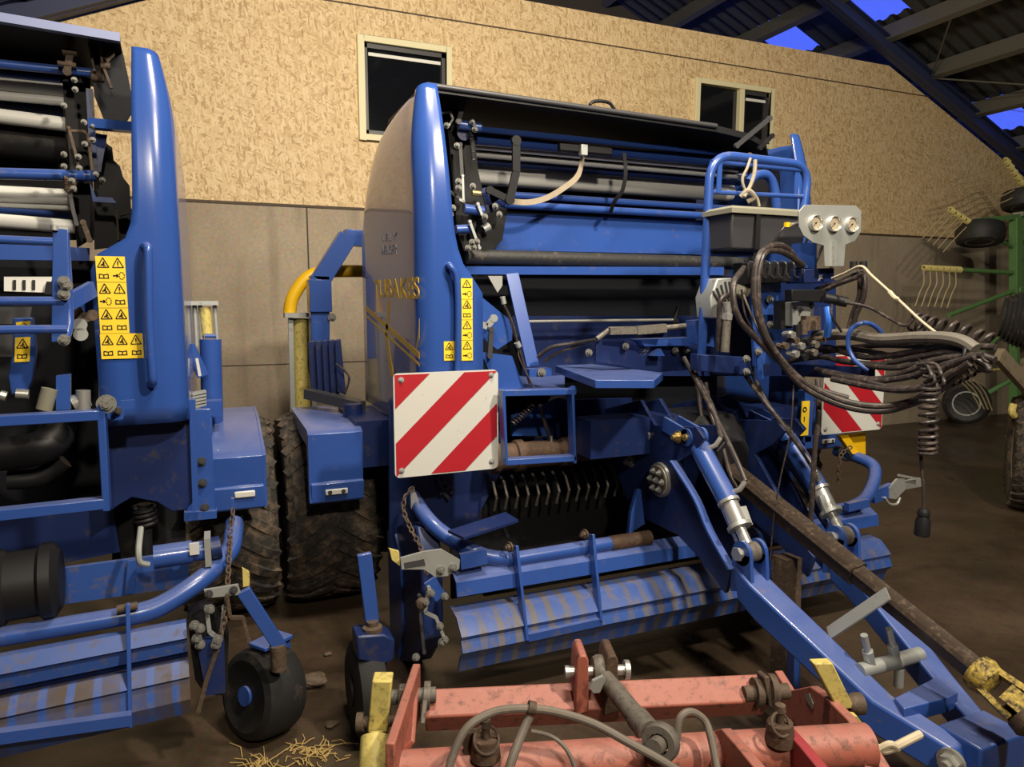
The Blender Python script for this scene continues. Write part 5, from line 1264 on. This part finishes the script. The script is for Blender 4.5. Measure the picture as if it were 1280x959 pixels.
# pick-up of the second baler
dl = V((math.cos(TH), math.sin(TH), 0))
a, b = LP(-40, 803, 2.5), LP(158, 770, 2.5)
lpart('pickup_beam', MB().cyl(a, b, .030), 'blue')
pts = [LP(160, 770, 2.5), LP(200, 758, 2.51), LP(250, 726, 2.56), LP(285, 692, 2.66), LP(292, 668, 2.75), LP(293, 655, 2.85)]
lpart('bent_arm', MB().tube(spl(pts, 8), .034, 16), 'blue')
lpart('arm_end_plate', MB().prism([P(x, y, Y=2.8) for x, y in ((289, 624), (293, 624), (294, 655), (290, 655))], (0, .03, 0)), 'blue')
lpart('guard_strap', MB().bar(LP(160, 754, 2.46), LP(163, 908, 2.36), .012, .045, up=-NL), 'blue', bevel=.002)
lpart('flange_bolt', MB().cyl(LP(146, 762, 2.46), LP(172, 757, 2.46), .013), 'dirty')
def lfold(name, prof, m, x0=-60, x1=234, col=100):
    "rows at column 100, level along the machine"
    R = []
    for xx in (x0, x1):
        ring = []
        for py, y in prof:
            z = LP(col, py, y).z; p = LP(xx, 800, y); ring.append(V((p.x, p.y, z)))
        for py, y in prof[::-1]:
            z = LP(col, py, y).z; p = LP(xx, 800, y); ring.append(V((p.x, p.y, z))+NL*.010+V((0, 0, -.004)))
        R.append(ring)
    return lpart(name, MB().loft(R), m)
lfold('crop_guard', [(798, 2.48), (803, 2.45), (824, 2.42), (826, 2.44), (842, 2.44)], 'blue_dusty')
lfold('crop_guard', [(842, 2.46), (849, 2.47)], 'blue_shade')
WG = lfold('crop_guard_plate', [(850, 2.46), (853, 2.42), (876, 2.37), (878, 2.38), (906, 2.36), (924, 2.38)], 'worn2')
lpart('guard_strap_rail', MB().bar(LP(-40, 926, 2.33), LP(164, 898, 2.33), .03, .035), 'blue')
CY = lpart('hydraulic_cylinder', MB().cyl(LP(192, 697, 2.6), LP(240, 690, 2.6), .040, n=24).cyl(LP(240, 690, 2.6), LP(256, 688, 2.6), .034, n=24), 'blue')
lpart('cylinder_flange', MB().box(LP(260, 686, 2.6), (.02, .09, .10)), 'zinc', CY)
lpart('cylinder_flange', MB().cyl(LP(264, 686, 2.6), LP(276, 683, 2.6), .038, n=20), 'blue_shade', CY)
lpart('cylinder_plate', MB().box(LP(243, 686, 2.555), (.03, .01, .04)), 'white', CY)
lpart('cylinder_hose', MB().tube(round_poly([LP(186, 706, 2.58), LP(174, 704, 2.57), LP(173, 688, 2.58), LP(176, 660, 2.65)], .02), .010, 8), 'zinc')
lplate('latch_plate', [(255, 738), (298, 731), (301, 741), (296, 744), (258, 748)], 2.44, 'zinc', .012)
lbolts([(261, 743), (292, 738)], 2.43, .009, 'boxgrey')
lplate('latch_pad', [(303, 711), (312, 716), (312, 732), (304, 734)], 2.5, 'yellow', .02)
lplate('drive_cover', [(236, 770), (250, 762), (268, 764), (286, 790), (284, 870), (256, 868), (244, 850), (238, 810)], 2.5, 'black', .08)
lplate('drive_cover', [(246, 806), (280, 800), (282, 866), (258, 870)], 2.42, 'blue_shade', .05)
def lchain(name, pts, **k):
    global BAL
    keep = BAL; BAL = BL2; o = chain(name, pts, **k); BAL = keep; return o
lchain('safety_chain', [LP(291, 640, 2.78), LP(289, 660, 2.74), LP(287, 690, 2.6), LP(284, 740, 2.46), LP(282, 770, 2.42), LP(270, 812, 2.4)])
llever('linkage_rod', [(284, 745), (288, 772), (304, 772), (311, 800)], 2.42, .011, 'dirty')
llever('linkage_rod', [(258, 760), (262, 790), (276, 800), (280, 760)], 2.44, .013, 'zinc')
llever('linkage_rod', [(271, 812), (258, 850), (248, 888)], 2.42, .014, 'dirty')
lbolts([(243, 782), (250, 786), (246, 798), (250, 806), (272, 800), (270, 806), (262, 762)], 2.4, .011)
lpart('gauge_arm', MB().bar(LP(304, 738, 2.45), LP(352, 812, 2.45), .022, .045, up=(.5, 0, .5)), 'blue', bevel=.003)
lpart('gauge_axle_block', MB().cyl(LP(347, 806, 2.45), LP(349, 836, 2.45), .028), 'dirty')
axw = V((-.84, -.50, .18)).normalized()
cw = V((.105, 2.62, .165))
GWL = lpart('gauge_wheel', MB().lathe([(.09, .075), (.125, .085), (.150, .075), (.160, .05), (.163, 0), (.160, -.05), (.15, -.075), (.12, -.085), (.05, -.08)], cw, axw, 40), 'blackrubber')
lpart('wheel_disc', MB().lathe([(0, .03), (.04, .04), (.095, .02), (.10, .075), (.106, .075), (.112, -.05), (0, -.05)], cw, axw, 28), 'black', GWL)
lpart('wheel_hub', MB().cyl(cw+axw*.02, cw+axw*.085, .035, n=20), 'blue', GWL)
fk = cw-axw*.10
lpart('gauge_fork', MB().bar(fk+V((0, 0, -.02)), fk+V((0, 0, .20)), .05, .016, up=axw).bar(fk+V((0, 0, .20)), cw+V((-.02, -.03, .185)), .09, .016), 'blue', bevel=.004)
# ------------------------------------------------------------------ faded red implement frame in the foreground
E_ = V((math.sin(math.radians(108.4)), math.cos(math.radians(108.4)), 0)); N_ = V((-E_.y, E_.x, 0))
PK = thing('implement_frame', E_*.55+N_*1.6, 'faded red linkage frame with yellow ends and grey hoses, lowest in the foreground', 'farm implement')
def KP(px, py, d): return P(px, py, pl=(N_*d, N_))
def KE(px, py, s): return P(px, py, pl=(E_*s, E_))
def kpart(name, mb, m, parent=None, **k): return mb.build(name, M[m], parent if parent is not None else PK, **k)
a, b = KP(532, 888, 1.86), KP(952, 868, 1.86)
kpart('rear_beam', MB().bar(a, b, .085, .075, up=(N_*-.55+V((0, 0, 1)))), 'red', bevel=.006)
a, b = KP(500, 968, 1.56), KP(1085, 932, 1.56)
ze = (a.z+b.z)/2; 
kpart('front_tube', MB().cyl(a, b, .052, n=32), 'red')
# left end plate and greasy joint
kpart('end_plate', MB().bar(KP(521, 862, 1.88), KP(488, 970, 1.48), .022, .15, up=(0, 0, 1)), 'red', bevel=.004)
kpart('end_strip', MB().bar(KP(515, 865, 1.84), KP(509, 935, 1.60), .045, .012, up=-N_), 'red', bevel=.003)
kpart('pivot_bolt', MB().cyl(KP(490, 872, 1.84), KP(545, 868, 1.84), .020).cyl(KP(500, 872, 1.84), KP(510, 871, 1.84), .034).cyl(KP(530, 869, 1.84), KP(538, 869, 1.84), .036), 'grime')
kpart('link_plate', MB().bar(KP(503, 858, 1.82), KP(499, 900, 1.80), .016, .05, up=-N_), 'grime', bevel=.003)
kpart('link_plate', MB().bar(KP(533, 857, 1.85), KP(528, 905, 1.80), .014, .06, up=-N_), 'grime', bevel=.003)
kpart('adjusting_block', MB().prism([KP(x, y, 1.72) for x, y in ((465, 852), (490, 852), (484, 916), (459, 916))], N_*.05), 'yellow', bevel=.004)
kpart('cylinder', MB().cyl(KP(470, 914, 1.70), KP(470, 925, 1.69), .018).cyl(KP(469, 922, 1.69), KP(466, 985, 1.60), .037, n=24), 'yellow')
kpart('pin', MB().cyl(KP(446, 903, 1.74), KP(505, 901, 1.74), .014).cyl(KP(446, 903, 1.74), KP(455, 902.5, 1.74), .024), 'dirty')
# middle lugs with pin and top link
for x0, x1 in ((722, 731), (758, 768)):
    kpart('lug_plate', MB().prism([KP(x, y, 1.80) for x, y in ((x0, 826), (x0+4, 820), (x1+2, 820), (x1+5, 826), (x1+5, 890), (x0-4, 896))], N_*.10), 'red' if x0 < 740 else 'rust', bevel=.004)
kpart('lug_pin', MB().cyl(KP(706, 840, 1.84), KP(787, 837, 1.84), .014).cyl(KP(706, 840, 1.84), KP(712, 840, 1.84), .017).cyl(KP(780, 837, 1.84), KP(786, 837, 1.84), .026), 'steel')
tl = kpart('top_link', MB().cyl(KP(757, 848, 1.80), KP(802, 905, 1.62), .023, .027, n=20), 'grime')
kpart('ball_joint', MB().lathe([(.012, -.02), (.036, -.02), (.042, -.008), (.042, .008), (.036, .02), (.012, .02)], KP(750, 838, 1.84), E_, 24, closed=True).bar(KP(751, 845, 1.83), KP(758, 852, 1.80), .03, .03), 'grime', tl)
kpart('lock_nut', MB().prism([KP(x, y, 1.74) for x, y in ((737, 860), (741, 852), (754, 846), (757, 850), (750, 866), (742, 867))], N_*.012), 'zinc', tl)
kpart('clevis', MB().cyl(KP(797, 898, 1.63), KP(812, 916, 1.57), .030, n=20).lathe([(.024, -.018), (.040, -.018), (.044, -.008), (.044, .008), (.040, .018), (.024, .018)], KP(826, 928, 1.50), V((-.80, -.55, .22)), 32, closed=True).lathe([(.0, -.03), (.016, -.03), (.020, -.024), (.020, .05), (0, .05)], KP(826, 928, 1.50), V((-.80, -.55, .22)), 20), 'grime', tl)
# right end: notched plate, gussets on the tube, yellow bar
kpart('end_plate', MB().prism([KE(x, y, 1.02) for x, y in ((968, 838), (984, 864), (1012, 858), (1030, 870), (1058, 898), (1085, 935), (1112, 980), (1075, 985), (1048, 960), (1030, 930), (990, 905), (966, 880))], E_*.028), 'red', bevel=.004)
kpart('slot_mark', MB().prism([KE(x, y, 1.016) for x, y in ((1006, 868), (1011, 867), (1016, 880), (1015, 886), (1009, 878))], E_*.003), 'lid')
for px, s in ((897, .62), (976, .785)):
    kpart('gusset', MB().prism([KE(px+x, 913+y, s) for x, y in ((-4, 0), (4, -2), (22, 18), (58, 62), (50, 80), (-18, 70), (-10, 20))], E_*.026), 'red' if px < 950 else 'pink', bevel=.003)
kpart('pivot_bolt', MB().cyl(KP(930, 868, 1.82), KP(985, 864, 1.82), .022).cyl(KP(942, 866, 1.82), KP(950, 866, 1.82), .040).cyl(KP(960, 862, 1.80), KP(968, 862, 1.80), .042), 'dirty')
kpart('link_plate', MB().bar(KP(953, 842, 1.82), KP(960, 880, 1.80), .016, .06, up=-N_), 'dirty', bevel=.004)
kpart('adjusting_block', MB().prism([KP(x, y, 1.76) for x, y in ((1017, 830), (1041, 829), (1069, 886), (1047, 888))], N_*.03), 'yellow', bevel=.004)
kpart('washer', MB().lathe([(0, -.02), (.022, -.02), (.03, 0), (.03, .02), (0, .02)], KP(1068, 880, 1.78), E_, 20), 'dirty')
kpart('end_strip', MB().prism([KP(x, y, 1.70) for x, y in ((1060, 894), (1072, 896), (1084, 912), (1100, 945), (1092, 950), (1074, 918))], N_*.02), 'yellow')
kpart('tie_chain', MB().tube(spl([KP(1092, 932, 1.66), KP(1104, 938, 1.66), KP(1118, 934, 1.66), KP(1130, 928, 1.66), KP(1150, 918, 1.68)], 6), .011, 8).tube(spl([KP(1096, 938, 1.66), KP(1112, 930, 1.65), KP(1122, 936, 1.66)], 6), .009, 8), 'cord')
# pins with rings standing on the front tube
for px, py, rr, sd in ((607, 922, .030, 0), (975, 903, .026, 1)):
    kpart('pin_socket', MB().cyl(KP(px, py+24, 1.53), KP(px, py, 1.53), .036, .03, n=20), 'rust')
    kpart('ring_pin', MB().cyl(KP(px, py+4, 1.53), KP(px, py-12, 1.53), .010).lathe([(0, 0), (.014, .004), (.012, .02), (0, .022)], KP(px, py-12, 1.53), (0, 0, 1), 14).ring(KP(px+1, py+3, 1.51), (N_*-.8+V((.3, 0, .5))), rr, .0035), 'dirty')
kpart('socket_plate', MB().prism([KP(x, y, 1.545) for x, y in ((577, 918), (600, 916), (625, 925), (620, 975), (584, 975))], N_*.02), 'rust')
# hoses
def kh(name, pts, r, m='khose'): return kpart(name, MB().tube(spl([KP(*p) for p in pts], 8), r, 10), m)
M['khose'] = mat('grey_hose', srgb(104, 96, 88), .6, dirt=srgb(130, 116, 98), dirt_amt=.15, dscale=20)
kh('hose', [(556, 985, 1.44), (566, 945, 1.46), (584, 910, 1.48), (615, 891, 1.5), (650, 886, 1.5), (690, 889, 1.5), (740, 904, 1.48), (785, 928, 1.45), (825, 950, 1.43), (860, 972, 1.42)], .0095)
kh('hose', [(662, 895, 1.5), (652, 918, 1.48), (640, 950, 1.45), (630, 985, 1.43)], .0105)
kpart('hose_clamp', MB().cyl(KP(660, 884, 1.5), KP(669, 886, 1.5), .015), 'dirty')
kh('hose', [(664, 914, 1.5), (690, 921, 1.49), (710, 940, 1.47), (724, 975, 1.45)], .005)
kh('hose', [(846, 925, 1.5), (850, 898, 1.51), (864, 890, 1.52), (880, 900, 1.52), (888, 920, 1.5), (896, 960, 1.46)], .009)
for px in (496, 1092):
    q = KP(px, 975, 1.46); kpart('support_leg', MB().bar(q, V((q.x, q.y, 0)), .03, .10), 'red')
# ------------------------------------------------------------------ green hay rake by the back wall
YK_ = 5.55
RK = thing('hay_rake', (P(1225, 520, Z=0).x, YK_, 0), 'green hay rake with yellow spring tines and black tyres by the wall', 'hay rake')
def rp_(px, py, y=YK_): return P(px, py, Y=y)
def rpart(name, mb, m, parent=None, **k): return mb.build(name, M[m], parent if parent is not None else RK, **k)
rpart('frame_post', MB().bar(rp_(1270, 272), rp_(1270, 450), .12, .10, up=(0, 1, 0)), 'green', bevel=.006)
rpart('frame_post', MB().bar(rp_(1270, 450), rp_(1270, 528), .12, .10, up=(0, 1, 0)), 'green')
rpart('frame_beam', MB().bar(rp_(1222, 276), rp_(1340, 264), .07, .06), 'green', bevel=.006)
rpart('beam_clamp', MB().box(rp_(1276, 268), (.10, .12, .05)), 'zinc')
rpart('tine_arm', MB().cyl(rp_(1192, 337), rp_(1266, 341), .026), 'green')
rpart('tine_arm', MB().cyl(rp_(1186, 394), rp_(1266, 364), .026), 'green')
rpart('tine_arm', MB().cyl(rp_(1228, 440), rp_(1262, 408), .024), 'green')
rpart('wheel_stay', MB().cyl(rp_(1250, 300), rp_(1268, 310), .018), 'green')
rpart('foot_bracket', MB().box(rp_(1276, 366), (.22, .12, .13)), 'green', bevel=.01)
rpart('hub', MB().cyl(rp_(1300, 400), rp_(1300, 430), .12).cyl(rp_(1300, 430), rp_(1300, 452), .09), 'green')
def rwheel(px, py, R, w, ax, y=YK_):
    c = rp_(px, py, y); h = w/2
    o = rpart('wheel', MB().lathe([(R*.55, -h*.8), (R*.8, -h), (R*.93, -h*.85), (R, -h*.35), (R, h*.35), (R*.93, h*.85), (R*.8, h), (R*.55, h*.8)], c, ax, 40), 'plainrubber')
    rpart('rim', MB().lathe([(0, -h*.3), (R*.2, -h*.5), (R*.25, -h*.2), (R*.45, -h*.2), (R*.52, -h*.85), (R*.58, -h*.85), (R*.58, h*.85), (R*.52, h*.85), (R*.45, h*.2), (R*.25, h*.2), (R*.2, h*.5), (0, h*.5)], c, ax, 28), 'zinc', o)
    return o
rwheel(1225, 292, .25, .24, (.15, .12, 1))
rwheel(1282, 250, .25, .22, (.1, .1, 1))
rwheel(1208, 503, .26, .30, (-.80, -.55, 0), 5.75)
rpart('axle', MB().cyl(rp_(1215, 503, 5.75), rp_(1272, 470), .03), 'green')
def coilspring(a, b, n=1): rpart('tine_coil', MB().spring(a, b, .028, 4, .009, steps=10), 'tcoil')
M['tcoil'] = mat('pale_yellow_coil', srgb(214, 200, 128), .5)
for i in range(7):
    t = i/6
    p = (1256+t*26, 200+t*38)
    A = rp_(*p); rpart('tine', MB().tube(spl([A, rp_(p[0]-22, p[1]+12), rp_(p[0]-44, p[1]+20), rp_(p[0]-66, p[1]+24)], 5), .008, 6), 'tine')
    coilspring(A, rp_(p[0]+5, p[1]+4))
for i in range(5):
    t = i/4; p = (1187+t*26, 262+t*17)
    A = rp_(*p); rpart('tine', MB().tube(spl([A, rp_(p[0]-16, p[1]+16), rp_(p[0]-34, p[1]+36)], 5), .006, 6), 'tine')
    coilspring(A, rp_(p[0]+5, p[1]+3))
for i in range(6):
    p = (1154+i*8, 335+i*.4)
    A = rp_(*p); rpart('tine', MB().tube(spl([A, rp_(p[0]+1, p[1]+18), rp_(p[0]-4, p[1]+30), rp_(p[0]-10, p[1]+48)], 5), .007, 6), 'tine')
    coilspring(A, rp_(p[0]+7, p[1]+.4))
for i in range(4):
    p = (1202+i*5, 478-i); rpart('tine', MB().tube(spl([rp_(*p, 5.4), rp_(p[0]+13, p[1]+14, 5.4), rp_(p[0]+23, p[1]+32+i*2, 5.4)], 5), .007, 6), 'tine')
rpart('tine_bar', MB().cyl(rp_(1235, 463, 5.4), rp_(1256, 461, 5.4), .015), 'yellow')
# ------------------------------------------------------------------ machine at the right edge
wc = V((5.80, 3.28, .44))
TM = thing('trailed_machine', (5.75, 3.25, 0), 'machine cut by right photo edge with lugged tyre and ribbed black roller', 'farm machine')
tyre(wc, .44, .46, parent=TM, hub='tan', lugs=30, ax=(.60, -.80, 0))
def tp(px, py, Y=3.3): return P(px, py, Y=Y)
c = tp(1284, 400); prof = []
for i in range(13):
    t = i/12; r = .215*(1-.30*abs(t-.5)**2*4)
    prof += [(r, -.16+t*.32), (r*.93, -.16+(t+.045)*.32)]
MB().lathe([(0, -.165)]+prof+[(0, .17)], c, V((.58, -.80, -.12)), 30).build('ribbed_roller', M['plainrubber'], TM)
MB().bar(tp(1248, 443), tp(1310, 512), .05, .10, up=(0, 0, 1)).build('frame_bar', M['tan'], TM)
MB().bar(c, V((c.x+.35, c.y+.1, .44)), .08, .08).build('arm', M['tan'], TM)
MB().bar(wc+V((.1, -.13, 0)), wc+V((.4, -.5, 0)), .08, .08).build('axle', M['tan'], TM)
MB().tube(spl([tp(1267, 505), tp(1265, 515), tp(1268, 520)], 5), .025, 8).build('grease_cap', M['yellow'], TM)
# ------------------------------------------------------------------ litter on the floor
rnd = random.Random(3)
mb = MB()
def stalk(x, y, L, a, r=.0018):
    q = [V((x, y, .004)), V((x+L*.5*math.cos(a), y+L*.5*math.sin(a), .006+rnd.random()*.01)), V((x+L*math.cos(a+.3), y+L*math.sin(a+.3), .004))]
    mb.tube(q, r, 4)
for i in range(42):
    p = P(300+rnd.random()*45, 948+rnd.random()*35, Z=0); stalk(p.x, p.y, .03+.10*rnd.random(), rnd.random()*6.28)
for i in range(60):
    p = P(rnd.choice((380, 420, 395))+rnd.gauss(0, 12), 930+rnd.random()*25, Z=0); stalk(p.x, p.y, .02+.05*rnd.random(), rnd.random()*6.28)
st = mb.build('straw', mat('straw_litter', srgb(176, 150, 92), .8), origin=P(330, 955, Z=0)); st['kind'] = 'stuff'; tag(st, 'loose straw scattered on the dark floor under the left gauge wheel', 'straw')
def clod(px, py, r, label):
    c = P(px, py, Z=0); m = MB(); bmesh.ops.create_icosphere(m.bm, subdivisions=3, radius=r)
    for v in m.bm.verts:
        k = 1+.28*math.sin(v.co.x*40/r*.05+px)*math.cos(v.co.y*3/r)+.12*rnd.random(); v.co = V((v.co.x*k*1.3, v.co.y*k, v.co.z*k*.5))
    lo = min(v.co.z for v in m.bm.verts)
    for v in m.bm.verts: v.co = V((v.co.x+c.x, v.co.y+c.y, v.co.z-lo))
    o = m.build('clod', M['dirty'], origin=c); tag(o, label, 'clod')
clod(392, 858, .045, 'largest brown clod of dirt on floor beside the baler gauge wheel')
clod(414, 908, .018, 'small clod of dirt nearest the camera on floor')
clod(410, 820, .014, 'small crumb of dirt on floor in front of the main baler tyre')
